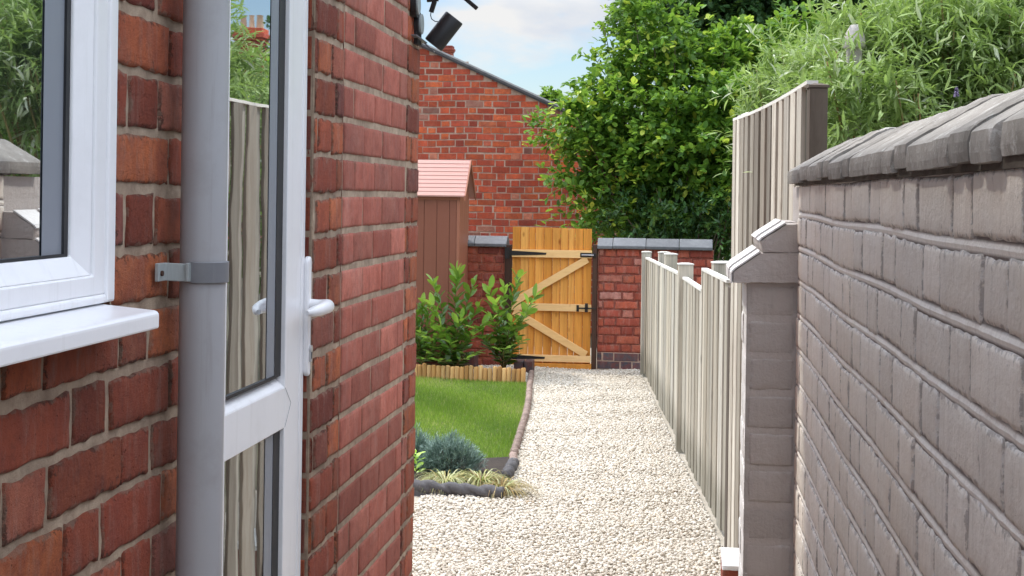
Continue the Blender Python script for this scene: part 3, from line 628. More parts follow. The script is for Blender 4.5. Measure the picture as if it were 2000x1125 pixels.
g = MB(); g.add([(XF-0.027, y0w+sw, za_), (XF-0.027, ya, za_), (XF-0.027, ya, zb_2), (XF-0.027, y0w+sw, zb_2)], [(0, 1, 2, 3)]); g.build('pane', MAT['glass'], wo_)
# sill
xs_ = XL+0.075; se = onX(312, 606, xs_); ysl = se.y; zsl = se.z
sl_ = MB(); sl_.prism([(XL-0.03, y0w-0.1, zsl+0.009), (xs_-0.004, y0w-0.1, zsl), (xs_, y0w-0.1, zsl-0.004), (xs_, y0w-0.1, zsl-0.024), (xs_-0.012, y0w-0.1, zsl-0.024), (XL-0.03, y0w-0.1, zsl-0.012)], (0, ysl-(y0w-0.1), 0))
sl_.build('sill', MAT['upvc'], wo_, bevel=0.003)

# --- drainpipe
pr = 0.034; xp = XL+0.05; yp = onX(396, 540, xp).y
pipe = thing('drainpipe', 'grey round plastic drainpipe bracketed to brick wall between window and door', 'drainpipe', (xp, yp, 0))
p = MB(); p.tube([(xp, yp, 0.05), (xp, yp, 3.1)], pr, 48); autosmooth(p.build('pipe', MAT['pipe'], pipe))
zb0, zb1 = onX(396, 551, xp).z, onX(396, 510, xp).z
br = MB()
def arc_band(mb_, r0, r1, z0, z1, a0, a1, n=40):
    P = []
    for k in range(n+1):
        a = a0+(a1-a0)*k/n
        for rr, zz in ((r0, z0), (r1, z0), (r1, z1), (r0, z1)): P.append((xp+rr*math.cos(a), yp+rr*math.sin(a), zz))
    fs = [(4*k+i, 4*k+(i+1) % 4, 4*k+4+(i+1) % 4, 4*k+4+i) for k in range(n) for i in range(4)]+[(3, 2, 1, 0), (4*n, 4*n+1, 4*n+2, 4*n+3)]
    mb_.add(P, fs)
arc_band(br, pr+0.0005, pr+0.0045, zb0, zb1, math.radians(-100), math.radians(100))
bo = autosmooth(br.build('bracket', MAT['pipe_band'], pipe, bevel=0.001))
lg = MB(); ylug = onX(322, 525, XL+0.015).y
lg.box((xp-0.005-pr*0.2, yp-pr-0.012, zb0+0.003), (xp-pr*0.2+0.0, yp-pr+0.008, zb1-0.001))
poly = [(XL+0.004, ylug-0.012, zb0+0.004), (XL+0.004, ylug+0.02, zb0+0.004), (xp-0.008, yp-pr-0.002, zb0+0.002), (xp-0.0, yp-pr-0.002, zb0+0.002), (XL+0.010, ylug+0.018, zb0+0.004), (XL+0.010, ylug-0.012, zb0+0.004)]
lg.prism(poly, (0, 0, zb1-zb0-0.005)); lg.build('lug', MAT['pipe_light'], bo, bevel=0.003)
sc_b = MB(); sc_b.tube([(XL+0.010, ylug-0.001, (zb0+zb1)/2), (XL+0.013, ylug-0.001, (zb0+zb1)/2)], 0.004, 12); sc_b.build('screw', MAT['post_dark'], bo)

# --- wall light near the corner
YS = Y_CORNER-0.02
def S(px, py, y=None): return onY(px, py, YS if y is None else y)
lamp = thing('wall_light', 'black cylindrical light on a bent arm at the brick corner', 'light', S(830, 80))
yb = yL(806)
m_ = MB(); c_ = onX(801, 42, XL); m_.tube([(XL, yb, c_.z), (XL+0.012, yb, c_.z)], 0.036, 32); m_.box((XL, yb-0.03, c_.z-0.055), (XL+0.011, yb+0.03, c_.z)); autosmooth(m_.build('mount', MAT['black_plastic'], lamp))
m_ = MB(); m_.tube([(XL+0.0125, yb+0.004, c_.z+0.003), (XL+0.018, yb+0.004, c_.z+0.003)], 0.028, 32); autosmooth(m_.build('mount_plate', MAT['pipe_light'], lamp))
a0 = onX(808, 68, XL+0.008); a1 = S(829, 84); a2 = S(848, 101)
m_ = MB(); m_.bar(a0, a1, 0.016, 0.003, (0, 0, 1)); m_.bar(a1, a2, 0.016, 0.003, (0, 0, 1)); m_.build('arm', MAT['pipe_band'], lamp)
e0, e1 = S(846, 88), S(888, 34)
m_ = MB(); ax = (e1-e0).normalized(); m_.tube([e0, e0+ax*0.002, e1-ax*0.003, e1], [0.027, 0.030, 0.030, 0.0275], 40); autosmooth(m_.build('lamp_body', MAT['black_plastic'], lamp))
m_ = MB(); m_.tube([S(842, 22), S(841, 30), S(843, 37), S(850, 42), S(858, 42), S(866, 38)], 0.0014, 8); m_.build('cable', MAT['black_plastic'], lamp)
m_ = MB(); m_.bar(S(842, 24), S(849, 2), 0.012, 0.013, (0, 1, 0)); m_.bar(S(834, 0), S(856, -2), 0.012, 0.012, (0, 1, 0)); m_.bar(S(851, 0), S(856, -90), 0.012, 0.012, (0, 1, 0)); m_.build('cable_joint', MAT['black_plastic'], lamp)
solar = thing('light_panel', 'thin dark blade of a fitting poking into the sky at the top edge', 'fitting', S(910, -20))
m_ = MB(); m_.bar(S(932, 17), S(912, 0), 0.012, 0.010, (0, 1, 0)); m_.bar(S(912, 0), S(860, -45), 0.012, 0.012, (0, 1, 0)); m_.build('blade', MAT['black_plastic'], solar, bevel=0.002)
m_ = MB(); m_.bar(S(860, -45), S(806, -45), 0.016, 0.012, (0, 1, 0)); m_.build('arm', MAT['black_plastic'], solar)
disc = thing('wall_plate', 'small dark round plate on the brick wall above the light mount', 'wall plate', onX(797, 8, XL))
yb2 = yL(799); z2 = onX(797, 4, XL).z
m_ = MB(); m_.tube([(XL, yb2, z2), (XL+0.014, yb2, z2)], 0.034, 28); autosmooth(m_.build('back', MAT['black_plastic'], disc))
m_ = MB(); m_.tube([(XL+0.0145, yb2, z2), (XL+0.019, yb2, z2)], 0.026, 28); autosmooth(m_.build('cover', MAT['pipe_light'], disc))

# ------------------------------------------------------------------ painted wall on the right
wa = onY(1557, 500, 4.0); wdir = Vector(((350-28-0)/F, 1, 0))     # provisional
dR = ray(1322, 383); dR.z = 0; dR.normalize()                      # vanishing direction of this wall
wn = Vector((-dR.y, dR.x, 0))                                      # faces left
zc = 1.75+0.037                                                    # underside of coping
pw = thing('painted_brick_wall', 'taupe painted brick wall with grey coping along the right side of the path', 'wall', (wa.x, wa.y-1, 0))
Lw = 3.6; w0 = wa - dR*Lw; w0.z = 0
rows = 21; cR = zc/rows
o = brickwork('wall', (w0.x, w0.y, 0), dR, wn, Lw, rows, cR, 'flemish', 0.0110, 0.0010, 1, (), MAT['paint'], MAT['paint_joint'], pw, 21, None, wob=0.0024, sag=0.007, perp=0.0042, mnoise=0.0026, pdeep=0.006, shift=0.1, bl=0.25)
core = MB(); cA = Vector((w0.x, w0.y, 0))-wn*0.008; cB = cA+dR*(Lw-0.002)
core.prism([cA, cB, cB-wn*0.21, cA-wn*0.21], (0, 0, zc-0.002)); core.build('wall_core', MAT['paint'], pw)
# coping bricks
u = -0.05; cb = MB(); r_ = random.Random(5)
while u < Lw+0.035:
    ln = r_.choice([0.11, 0.115, 0.23, 0.23]); g_ = r_.uniform(0.007, 0.018)
    j = r_.uniform(-0.004, 0.005); jz = r_.uniform(-0.003, 0.004)
    a = Vector((w0.x, w0.y, 0))+dR*u+wn*(0.014+j)
    q = [(0, 0.0), (0, 0.032), (0.006, 0.037), (0.115, 0.100), (0.135, 0.100), (0.24, 0.037), (0.24, 0.0)]
    rough_prism(cb, [a-wn*t_+Vector((0, 0, zc+zz+jz)) for t_, zz in q], dR*(ln-g_), 0.009, 0.0012, None, u*7, 0.0015); u += ln
cpo = cb.build('coping', MAT['cope_brick'], pw); tag(cpo, 'weathered grey chamfered coping bricks')
mo = MB(); a = Vector((w0.x, w0.y, 0)); mo.prism([a+wn*0.006+Vector((0, 0, zc-0.008)), a+wn*0.004+Vector((0, 0, zc+0.012)), a-wn*0.11+Vector((0, 0, zc+0.072)), a-wn*0.2+Vector((0, 0, zc+0.03)), a-wn*0.2+Vector((0, 0, zc-0.008))], dR*(Lw+0.02))
mo.build('mortar_bed', MAT['dark_mortar'], pw)
# pier at the end of the wall
pA = onY(1457, 700, 4.0).x; pB = wa.x+0.004; ztop = onY(1480, 551, 4.0).z
pier_d = 0.36
nrow = int(round(ztop/ (70/750.0))); cP = ztop/nrow
pf = brickwork('pier', (pA, 4.0, 0), (1, 0, 0), (0, -1, 0), pB-pA, nrow, cP, 'header', 0.011, 0.0022, 1, (), MAT['paint_pier_shade'], MAT['paint_pier_shade'], pw, 31, bl=0.90, wob=0.0022, sag=0.004)
tag(pf, 'square pier coloured in its shaded grey with stepped chamfered top')
ps = brickwork('side_face', (pA, 4.0+pier_d, 0), (0, -1, 0), (-1, 0, 0), pier_d, nrow, cP, 'header', 0.011, 0.002, 1, (), MAT['paint_white_and_sunlit'], MAT['paint_white_and_sunlit'], pf, 32, wob=0.0028, bl=0.5)  # left side carries its sunlit look as a paler colour
pc = MB(); pc.box((pA+0.006, 4.0+0.006, 0), (pB+0.2, 4.0+pier_d, ztop-0.001)); pc.box((wa.x+0.01, 4.0, ztop-0.01), (pB+0.2, 4.0+pier_d-0.01, zc-0.01)); pc.build('core', MAT['paint_pier_shade'], pf)
def PP(px, py): v = onY(px, py, 3.985); return v
capz = [PP(1431, 553), PP(1431, 532), PP(1437, 526), PP(1486, 493), PP(1496, 493), PP(1565, 493), PP(1565, 553)]
capz = [Vector((v.x, 3.985, v.z)) for v in capz]
c1 = MB(); rough_prism(c1, [(v.x, 3.985, v.z) for v in capz], (0, 0.14, 0), 0.009, 0.0012, None, 3, 0.001); rough_prism(c1, [(v.x-0.003, 4.13, v.z+0.003) for v in capz], (0, 0.26, 0), 0.012, 0.0012, None, 5, 0.001)
c1.build('lower_cap', MAT['paint_pier_shade'], pf)
cap2 = [PP(1489, 494), PP(1484, 472), PP(1490, 466), PP(1536, 437), PP(1565, 437), PP(1565, 494)]
c2 = MB(); rough_prism(c2, [(v.x, 3.985, v.z) for v in cap2], (0, 0.14, 0), 0.009, 0.0012, None, 7, 0.001); rough_prism(c2, [(v.x-0.003, 4.13, v.z+0.003) for v in cap2], (0, 0.26, 0), 0.012, 0.0012, None, 9, 0.001)
c2.build('upper_cap', MAT['paint_pier_shade'], pf)
# thin pale skins on the cap slopes, carrying their sunlit tone as colour
ws = MB()
for A, B in ((capz[1], capz[2]), (capz[2], capz[3]), (cap2[1], cap2[2]), (cap2[2], cap2[3]), (capz[0], capz[1])):
    A = Vector((A.x, 0, A.z)); B = Vector((B.x, 0, B.z)); d_ = (B-A).normalized(); nn_ = Vector((-d_.z, 0, d_.x))
    for (ya_, yb_) in ((3.983, 4.122), (4.133, 4.395)):
        o1 = Vector((0 if ya_ < 4.1 else -0.003, 0, 0 if ya_ < 4.1 else 0.003))
        ws.prism([A+o1+nn_*0.001+Vector((0, ya_, 0)), B+o1+nn_*0.001+Vector((0, ya_, 0)), B+o1+nn_*0.005+Vector((0, ya_, 0)), A+o1+nn_*0.005+Vector((0, ya_, 0))], (0, yb_-ya_, 0))
ws.build('sunlit_slope', MAT['paint_white_and_sunlit'], pf)

# low brick stub by the fence foot
s0 = onZ(1408, 1068, 0.16); s1_ = onZ(1447, 1105, 0.16)
stub = thing('brick_stub', 'low brick stub with flaking white top at the foot of the fence', 'brick stub', (s0.x+0.05, s1_.y+0.15, 0))
m_ = MB(); rough_prism(m_, [(s0.x, s1_.y, -0.02), (s0.x+0.26, s1_.y, -0.02), (s0.x+0.26, s1_.y, 0.142), (s0.x, s1_.y, 0.142)], (0, s0.y-s1_.y, 0), 0.012, 0.003); m_.build('brick_course', MAT['brick_red'], stub)
m_ = MB(); rough_prism(m_, [(s0.x-0.004, s1_.y-0.004, 0.139), (s0.x+0.264, s1_.y-0.004, 0.139), (s0.x+0.264, s1_.y-0.004, 0.158), (s0.x-0.004, s1_.y-0.004, 0.158)], (0, s0.y-s1_.y+0.007, 0), 0.010, 0.003); m_.build('painted_top', MAT['paint_white_and_sunlit'], stub)

# ------------------------------------------------------------------ fences
fn = Vector((-fdir.y, fdir.x, 0))                       # faces the path (left)
def fu(px, py=600): return (fenceP(px, py)-fB).dot(fdir)
def boards(mb_, u0, u1, z0, topf, wmin, wmax, thick, stag):
    u = u0; k = 0
    while u < u1-0.01:
        wd = min(rnd.uniform(wmin, wmax), u1-u)
        h = stag*(k % 2)+rnd.uniform(0, 0.004); zt0, zt1 = topf(u), topf(u+wd); zz = z0+rnd.uniform(-0.012, 0.012)
        a = fB+fdir*(u+0.003)+fn*h; b = fB+fdir*(u+wd-0.003)+fn*(h+0.004)
        t = (rnd.random(), rnd.random(), rnd.random())
        P = [Vector((a.x, a.y, zz)), Vector((b.x, b.y, zz)), Vector((b.x, b.y, zt1)), Vector((a.x, a.y, zt0))]
        mb_.add(P+[p_-fn*thick for p_ in P], [(3, 2, 1, 0), (4, 5, 6, 7), (0, 1, 5, 4), (1, 2, 6, 5), (2, 3, 7, 6), (3, 0, 4, 7)], t)
        u += wd; k += 1
def rail(mb_, u0, u1, topf, wd, th, off=0.0, n=10):
    for i in range(n):
        a, b = u0+(u1-u0)*i/n, u0+(u1-u0)*(i+1)/n
        pa = fB+fdir*a+fn*off; pb = fB+fdir*b+fn*off
        mb_.bar((pa.x, pa.y, topf(a)+th/2), (pb.x, pb.y, topf(b)+th/2), wd, th, tint=(0.6, 0.6, 0.3))
def post(mb_, u, z1, wd=0.09, off=-0.055, z0=-0.1):
    c = fB+fdir*u+fn*off; M = Matrix.Translation((c.x, c.y, 0)) @ Matrix.Rotation(math.atan2(fdir.y, fdir.x), 4, 'Z')
    mb_.box((-wd/2, -wd/2, z0), (wd/2, wd/2, z1), M=M)
def cap(mb_, u, z1, wd=0.11, off=-0.055, th=0.022):
    c = fB+fdir*u+fn*off; M = Matrix.Translation((c.x, c.y, 0)) @ Matrix.Rotation(math.atan2(fdir.y, fdir.x), 4, 'Z')
    b = wd/2; P = [(-b, -b, z1), (b, -b, z1), (b, b, z1), (-b, b, z1), (-b, -b, z1+th*.55), (b, -b, z1+th*.55), (b, b, z1+th*.55), (-b, b, z1+th*.55), (-b*.4, -b*.4, z1+th), (b*.4, -b*.4, z1+th), (b*.4, b*.4, z1+th), (-b*.4, b*.4, z1+th)]
    mb_.add([M @ Vector(p_) for p_ in P], [(3, 2, 1, 0), (0, 1, 5, 4), (1, 2, 6, 5), (2, 3, 7, 6), (3, 0, 4, 7), (4, 5, 9, 8), (5, 6, 10, 9), (6, 7, 11, 10), (7, 4, 8, 11), (8, 9, 10, 11)])
lf = thing('low_fence', 'low weathered cream board fence running beside the gravel path to the gate wall', 'fence', (fB.x, fB.y+3, 0))
uE = fu(1262); u3 = fu(1335); u2b = fu(1374); u1b = fu(1424)
zfar = fenceP(1335, 541).z; zfe = fenceP(1268, 509).z; zn1, zn2 = fenceP(1376, 529).z, fenceP(1431, 556).z
spans = [(u1b, u2b, lambda u: zn2+(zn1-zn2)*(u-u1b)/(u2b-u1b)), (u2b+0.03, u3-0.05, lambda u: zfar-0.01)]
um = (u3+uE)/2; spans += [(u3+0.05, um-0.03, lambda u: zfar+(zfe-zfar)*(u-u3)/(uE-u3)), (um+0.03, uE, lambda u: zfar+(zfe-zfar)*(u-u3)/(uE-u3))]
for a, b, tf in spans:
    m_ = MB(); boards(m_, a, b, 0.035, tf, 0.07, 0.20, 0.016, 0.010); po = m_.build('board_panel', MAT['grey_wood'], lf)
    m_ = MB(); rail(m_, a, b, tf, 0.035, 0.016, -0.002, 3); m_.build('cap_rail', MAT['cap_pale'], po)
for u, z, off, wd in ((uE+0.04, zfe+0.06, 0, 0.09), ((um+uE)/2, zfe+0.10, -0.09, 0.10), (um, zfar+0.07, -0.07, 0.1), (u3, fenceP(1345, 522).z, -0.01, 0.10), (u2b+0.15, fenceP(1392, 524).z, -0.13, 0.13)):
    m_ = MB(); post(m_, u, z, wd, off); po = m_.build('post', MAT['grey_wood'], lf, bevel=0.004)
    m_ = MB(); cap(m_, u, z, wd+0.008, off, 0.014); m_.build('post_cap', MAT['cap_pale'], po)
m_ = MB(); post(m_, fu(1431), zn2-0.01, 0.10, -0.03); o = m_.build('post', MAT['tall_post'], lf, bevel=0.004); tag(o, 'dark brown end post')

tf_ = thing('tall_fence', 'tall slatted grey brown fence with a dipping top behind the painted wall', 'fence', tuple(fB+fdir*(-1.3)))
uA, uB = fu(1585), fu(1436); zA, zB = fenceP(1580, 168).z, fenceP(1437, 238).z
def ttop(u): s = (u-uA)/(uB-uA); return zA+(zB-zA)*s-0.075*4*s*(1-s)*0.18
m_ = MB(); boards(m_, uA+0.04, uB, 0.03, ttop, 0.06, 0.11, 0.015, 0.020); po = m_.build('slat_panel', MAT['tall_wood'], tf_)
m_ = MB(); rail(m_, uA+0.02, uB, ttop, 0.04, 0.013, 0.004, 14); m_.build('cap_rail', MAT['cap_pale'], po)
m_ = MB(); post(m_, uA, zA-0.015, 0.062, -0.01); po = m_.build('post', MAT['tall_post'], tf_, bevel=0.004); m_ = MB(); cap(m_, uA, zA-0.015, 0.070, -0.01, 0.015); m_.build('post_cap', MAT['tall_post'], po)
m_ = MB(); post(m_, uB+0.05, zB+0.01, 0.08, -0.07); po = m_.build('post', MAT['tall_post'], tf_, bevel=0.004); m_ = MB(); cap(m_, uB+0.05, zB+0.01, 0.12, -0.07, 0.035); m_.build('post_cap', MAT['cap_pale'], po)

# ------------------------------------------------------------------ garden gate and its walls
def G(px, py, y=YG): return onY(px, py, y)
gx0, gx1 = G(1000, 580).x, G(1155, 580).x; gz0, gz1 = G(1075, 714).z, G(1080, 444).z
gate = thing('garden_gate', 'orange stained ledged and braced wooden gate between two brick walls', 'gate', ((gx0+gx1)/2, YG, 0))
m_ = MB(); nb = 10; yb0 = YG
xs = [gx0]+[gx0+(gx1-gx0)*(i+rnd.uniform(-.12, .12))/nb for i in range(1, nb)]+[gx1]
for i in range(nb):
    t = (rnd.random(), rnd.random(), rnd.random()); zz = gz1-0.010*i/nb+rnd.uniform(-.002, .002)
    P = [(xs[i], yb0-0.006, gz0), (xs[i+1]-0.005, yb0+0.010, gz0), (xs[i+1]-0.005, yb0+0.02, gz0), (xs[i], yb0+0.012, gz0)]
    m_.add(P+[(a, b, zz) for a, b, c in P], [(0, 3, 2, 1), (4, 5, 6, 7), (0, 1, 5, 4), (1, 2, 6, 5), (2, 3, 7, 6), (3, 0, 4, 7)], t)
m_.build('board_panel', MAT['gate_wood'], gate)
rails = []
for ya_, yb_ in ((488, 503), (593, 607), (693, 706)):
    za, zb3 = G(1078, ya_).z, G(1078, yb_).z; zc3 = (za+zb3)/2; h_ = za-zb3; rails.append((zb3, za))
    m_ = MB(); m_.box((gx0-0.004, yb0-0.034, zb3), (gx1+0.002, yb0-0.005, za)); m_.build('rail', MAT['gate_rail'], gate, bevel=0.003)
for (zlo, xlo, zhi, xhi) in ((rails[1][1], gx0+0.04, rails[0][0], gx1-0.06), (rails[2][1], gx1-0.06, rails[1][0], gx0+0.04)):
    a = Vector((xlo, yb0-0.019, zlo+0.02)); b = Vector((xhi, yb0-0.019, zhi-0.02)); d_ = (b-a).normalized()
    m_ = MB(); m_.bar(a-d_*0.02, b+d_*0.02, 0.026, 0.072, (0, 0, 1))
    m_.build('brace', MAT['gate_rail'], gate, bevel=0.003)
for zc3 in ((rails[0][0]+rails[0][1])/2, (rails[2][0]+rails[2][1])/2+0.005):
    m_ = MB(); a = gx0-0.022
    m_.prism([(a, yb0-0.038, zc3-0.022), (gx0+0.02, yb0-0.038, zc3-0.022), (gx0+0.34, yb0-0.038, zc3-0.010), (gx0+0.345, yb0-0.038, zc3+0.010), (gx0+0.02, yb0-0.038, zc3+0.024), (a, yb0-0.038, zc3+0.024)], (0, 0.0045, 0))
    ho = m_.build('hinge', MAT['black_iron'], gate)
    m_ = MB(); m_.box((gx0-0.075, yb0-0.042, zc3-0.055), (gx0-0.028, yb0-0.033, zc3+0.055)); m_.tube([(gx0-0.025, yb0-0.040, zc3-0.03), (gx0-0.025, yb0-0.040, zc3+0.03)], 0.008, 12); m_.build('hinge_plate', MAT['black_iron'], ho)
zc3 = (rails[0][0]+rails[0][1])/2-0.006
m_ = MB(); m_.box((gx1-0.115, yb0-0.042, zc3-0.022), (gx1+0.0, yb0-0.0345, zc3+0.022)); m_.box((gx1+0.006, yb0-0.05, zc3-0.02), (gx1+0.045, yb0-0.04, zc3+0.02)); bo_ = m_.build('bolt', MAT['black_iron'], gate, bevel=0.002)
m_ = MB(); m_.tube([(gx1-0.10, yb0-0.047, zc3), (gx1+0.02, yb0-0.047, zc3)], 0.006, 12); m_.tube([(gx1-0.06, yb0-0.047, zc3), (gx1-0.06, yb0-0.066, zc3)], 0.004, 10); m_.build('bolt_bar', MAT['steel'], bo_)
zc3 = (rails[1][0]+rails[1][1])/2
m_ = MB(); m_.box((gx1-0.145, yb0-0.042, zc3-0.035), (gx1-0.12, yb0-0.0345, zc3+0.03)); m_.box((gx1-0.06, yb0-0.05, zc3-0.04), (gx1-0.03, yb0-0.0345, zc3+0.05)); m_.box((gx1-0.13, yb0-0.050, zc3-0.007), (gx1+0.05, yb0-0.043, zc3+0.007)); m_.build('latch', MAT['black_iron'], gate, bevel=0.002)
m_ = MB(); m_.box((gx0+0.1, YG-0.05, 0), (gx1+0.01, YG+0.06, 0.05)); tag(m_.build('threshold_board', MAT['gate_wood'], bevel=0.004, origin=((gx0+gx1)/2, YG, 0)), 'orange timber board lying under the garden gate', 'board')
def gpost(x0, x1, z, label):
    m_ = MB(); m_.box((x0, YG-0.03, -0.05), (x1, YG+0.08, z)); tag(m_.build('gate_post', MAT['post_dark'], bevel=0.004, origin=(x0, YG, 0)), label, 'gate post', 'posts beside the garden gate')
gpost(gx0-0.075, gx0-0.012, G(994, 478).z, 'dark brown post on the hinge side of the gate, beside the shed')
gpost(gx1+0.008, gx1+0.055, G(1160, 478).z, 'dark brown post on the latch side of the gate')
m_ = MB(); m_.prism([(gx1+0.03, YG+0.09, G(1160, 495).z), (gx1+0.09, YG+0.09, G(1160, 495).z), (gx1+0.09, YG+0.09, G(1160, 463).z), (gx1+0.03, YG+0.09, G(1160, 478).z)], (0, 0.04, 0)); tag(m_.build('timber_batten', MAT['gate_wood'], origin=(gx1, YG, 0)), 'short orange batten behind the latch post against wall end', 'batten')
zw = G(1080, 484).z; nr = 14; cw = (zw)/nr
def gardentint(u, v, r): return (r.random(), r.random(), r.random())
# left wall
xl1 = gx0-0.078; xl0 = xl1-1.9
wl = thing('garden_wall', 'short red brick wall with slate coping left of the gate, partly behind the shed', 'wall', (xl1-0.3, YG, 0), 'brick walls either side of the gate')
brickwork('wall', (xl0, YG, 0), (1, 0, 0), (0, -1, 0), xl1-xl0, nr, cw, 'flemish', 0.012, 0.007, 1, (), MAT['brick_garden'], MAT['mortar_far'], wl, 41, lambda u, v, r: (r.random()*0.75, r.random()*0.7, r.random()), wob=0.005, sag=0.016)
m_ = MB(); m_.box((xl0, YG+0.006, 0), (xl1-0.002, YG+0.22, zw-0.003)); m_.build('wall_core', MAT['brick_garden'], wl)
def copings(x0, x1, parent, step=0.33):
    m_ = MB(); x = x1
    while x > x0+0.02:
        a = max(x-step, x0); z_ = zw+rnd.uniform(-.002, .003)
        m_.prism([(a+0.002, YG-0.035, z_), (a+0.002, YG-0.035, z_+0.03), (a+0.002, YG+0.08, z_+0.105), (a+0.002, YG+0.14, z_+0.105), (a+0.002, YG+0.25, z_+0.03), (a+0.002, YG+0.25, z_)], (x-a-0.004, 0, 0)); x = a
    m_.build('coping', MAT['slate_cope'], parent, bevel=0.006)
copings(xl0, xl1+0.02, wl)
xr0 = gx1+0.062; xr1 = onY(1394, 500, YG).x
wr = thing('garden_wall', 'red brick wall with slate coping and blue brick foot right of the gate', 'wall', (xr0+0.3, YG, 0), 'brick walls either side of the gate')
brickwork('wall', (xr0, YG, 2*cw), (1, 0, 0), (0, -1, 0), xr1-xr0, nr-2, cw, 'flemish', 0.011, 0.007, 1, (), MAT['brick_garden'], MAT['mortar_far'], wr, 42, lambda u, v, r: (0.25+0.75*r.random(), 0.3+0.7*r.random(), r.random()), wob=0.005, sag=0.014)
o = brickwork('blue_brick_base', (xr0, YG, 0), (1, 0, 0), (0, -1, 0), xr1-xr0, 2, cw, 'flemish', 0.010, 0.005, 0, (), MAT['brick_blue'], MAT['mortar_far'], wr, 43, wob=0.004)
m_ = MB(); m_.box((xr0+0.002, YG+0.006, 0), (xr1-0.002, YG+0.22, zw-0.003)); m_.build('wall_core', MAT['brick_garden'], wr)
copings(xr0-0.01, xr1-0.01, wr)
# dark brick edging left of the gate
for i, (a, b, lab) in enumerate(((1003, 1022, 'dark blue brick standing at the bed edge by the gate foot, nearer the laurel'), (1023, 1041, 'dark blue brick standing at the bed edge by the gate foot, nearer the path'))):
    pA_, pB_ = onZ(a, 732, 0), onZ(b, 732, 0)
    m_ = MB(); m_.box((pA_.x, pA_.y, 0), (pB_.x-0.006, pA_.y+0.22, 0.13)); tag(m_.build('edging_brick', MAT['brick_blue'], bevel=0.006, origin=(pA_.x, pA_.y, 0)), lab, 'brick', 'dark bricks edging the bed')
m_ = MB(); q = onZ(935, 702, 0); m_.box((q.x-0.25, 15.0, 0), (q.x+0.1, 15.22, 0.14)); tag(m_.build('edging_brick', MAT['brick_blue'], bevel=0.006, origin=(q.x, 15.0, 0)), 'dark brick block seen low between the laurels', 'brick', 'dark bricks edging the bed')

# ------------------------------------------------------------------ shed
ySh = 14.75
xsr = onY(897, 500, ySh).x; zev = onY(860, 384, ySh).z
shed = thing('garden_shed', 'brown plastic garden shed with pinkish ribbed roof behind the laurels', 'shed', (xsr-0.6, ySh, 0))
xs0 = xsr-1.35; ysb = ySh+0.62; zr = onY(860, 314, ySh+0.30).z
m_ = MB(); x = xs0; 
while x < xsr-0.06:
    x2 = min(x+0.125, xsr-0.03); m_.box((x+0.003, ySh, 0), (x2-0.003, ySh+0.018, zev-0.03)); x = x2
m_.box((xs0, ySh+0.008, 0), (xsr-0.03, ySh+0.03, zev-0.03)); m_.build('front_wall', MAT['shed'], shed)
m_ = MB(); m_.box((xsr-0.03, ySh-0.008, 0), (xsr, ySh+0.03, zev-0.02)); m_.box((xs0-0.01, ySh-0.006, zev-0.03), (xsr+0.002, ySh+0.02, zev)); m_.build('corner_trim', MAT['shed_trim'], shed, bevel=0.004)
m_ = MB(); y = ySh+0.032
while y < ysb-0.02:
    y2 = min(y+0.14, ysb); tz = lambda yy: zev+(zr-zev)*(1-abs(yy-(ySh+0.31))/0.33)
    m_.prism([(xsr-0.018, y+0.003, 0), (xsr-0.018, y2-0.003, 0), (xsr-0.018, y2-0.003, tz(y2)-0.04), (xsr-0.018, y+0.003, tz(y)-0.04)], (0.016, 0, 0)); y = y2
m_.box((xs0, ysb-0.02, 0), (xsr-0.02, ysb, zev)); m_.box((xs0, ySh+0.03, 0), (xs0+0.02, ysb-0.02, zev)); m_.build('gable_wall', MAT['shed_trim'], shed)
m_ = MB(); nR = 9; y0_, y1_ = ySh-0.05, ySh+0.31; xr_ = xsr+0.05
for i in range(nR):
    a, b = i/nR, (i+1)/nR; za = zev+0.0+(zr-zev)*a; zb4 = zev+(zr-zev)*b
    m_.prism([(xs0-0.05, y0_+(y1_-y0_)*a, za), (xs0-0.05, y0_+(y1_-y0_)*a, za+0.014), (xs0-0.05, y0_+(y1_-y0_)*b, zb4+0.008), (xs0-0.05, y0_+(y1_-y0_)*b, zb4)], (xr_-xs0+0.05, 0, 0))
m_.prism([(xs0-0.05, y1_, zr-0.01), (xs0-0.05, y1_, zr+0.01), (xs0-0.05, ysb+0.05, zev+0.01), (xs0-0.05, ysb+0.05, zev-0.01)], (xr_-xs0+0.05, 0, 0))
m_.build('roof', MAT['shed_roof'], shed)
m_ = MB(); m_.prism([(xr_+0.001, y0_-0.01, zev-0.035), (xr_+0.001, y0_-0.01, zev+0.012), (xr_+0.001, y1_, zr+0.016), (xr_+0.001, ysb+0.06, zev+0.012), (xr_+0.001, ysb+0.06, zev-0.035), (xr_+0.001, y1_, zr-0.035)], (0.012, 0, 0)); m_.build('barge_board', MAT['shed_trim'], shed)

# ------------------------------------------------------------------ brick outbuilding beyond the gate
YB = 19.2
def B(px, py): return onY(px, py, YB)
bx0 = B(640, 300).x; bx1 = B(1235, 300).x
P1, P2 = B(822, 88), B(1100, 216); sl_g = (P2.z-P1.z)/(P2.x-P1.x)
def gtop(u): return P1.z+sl_g*(bx0+u-P1.x)
out = thing('brick_outbuilding', 'orange red brick outbuilding with a sloping gable beyond the gate', 'outbuilding', ((bx0+bx1)/2, YB, 0))
hmax = gtop(0); nrw = int(hmax/C)+1
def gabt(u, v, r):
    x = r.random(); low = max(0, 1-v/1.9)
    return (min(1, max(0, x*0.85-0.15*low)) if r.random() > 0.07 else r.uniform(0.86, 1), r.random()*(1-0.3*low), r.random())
brickwork('wall', (bx0, YB, 0), (1, 0, 0), (0, -1, 0), bx1-bx0, nrw, C, 'flemish', 0.012, 0.006, 0, (), MAT['brick_gable'], MAT['mortar_far'], out, 51, gabt, gtop, wob=0.006, sag=0.02, bl=0.235)
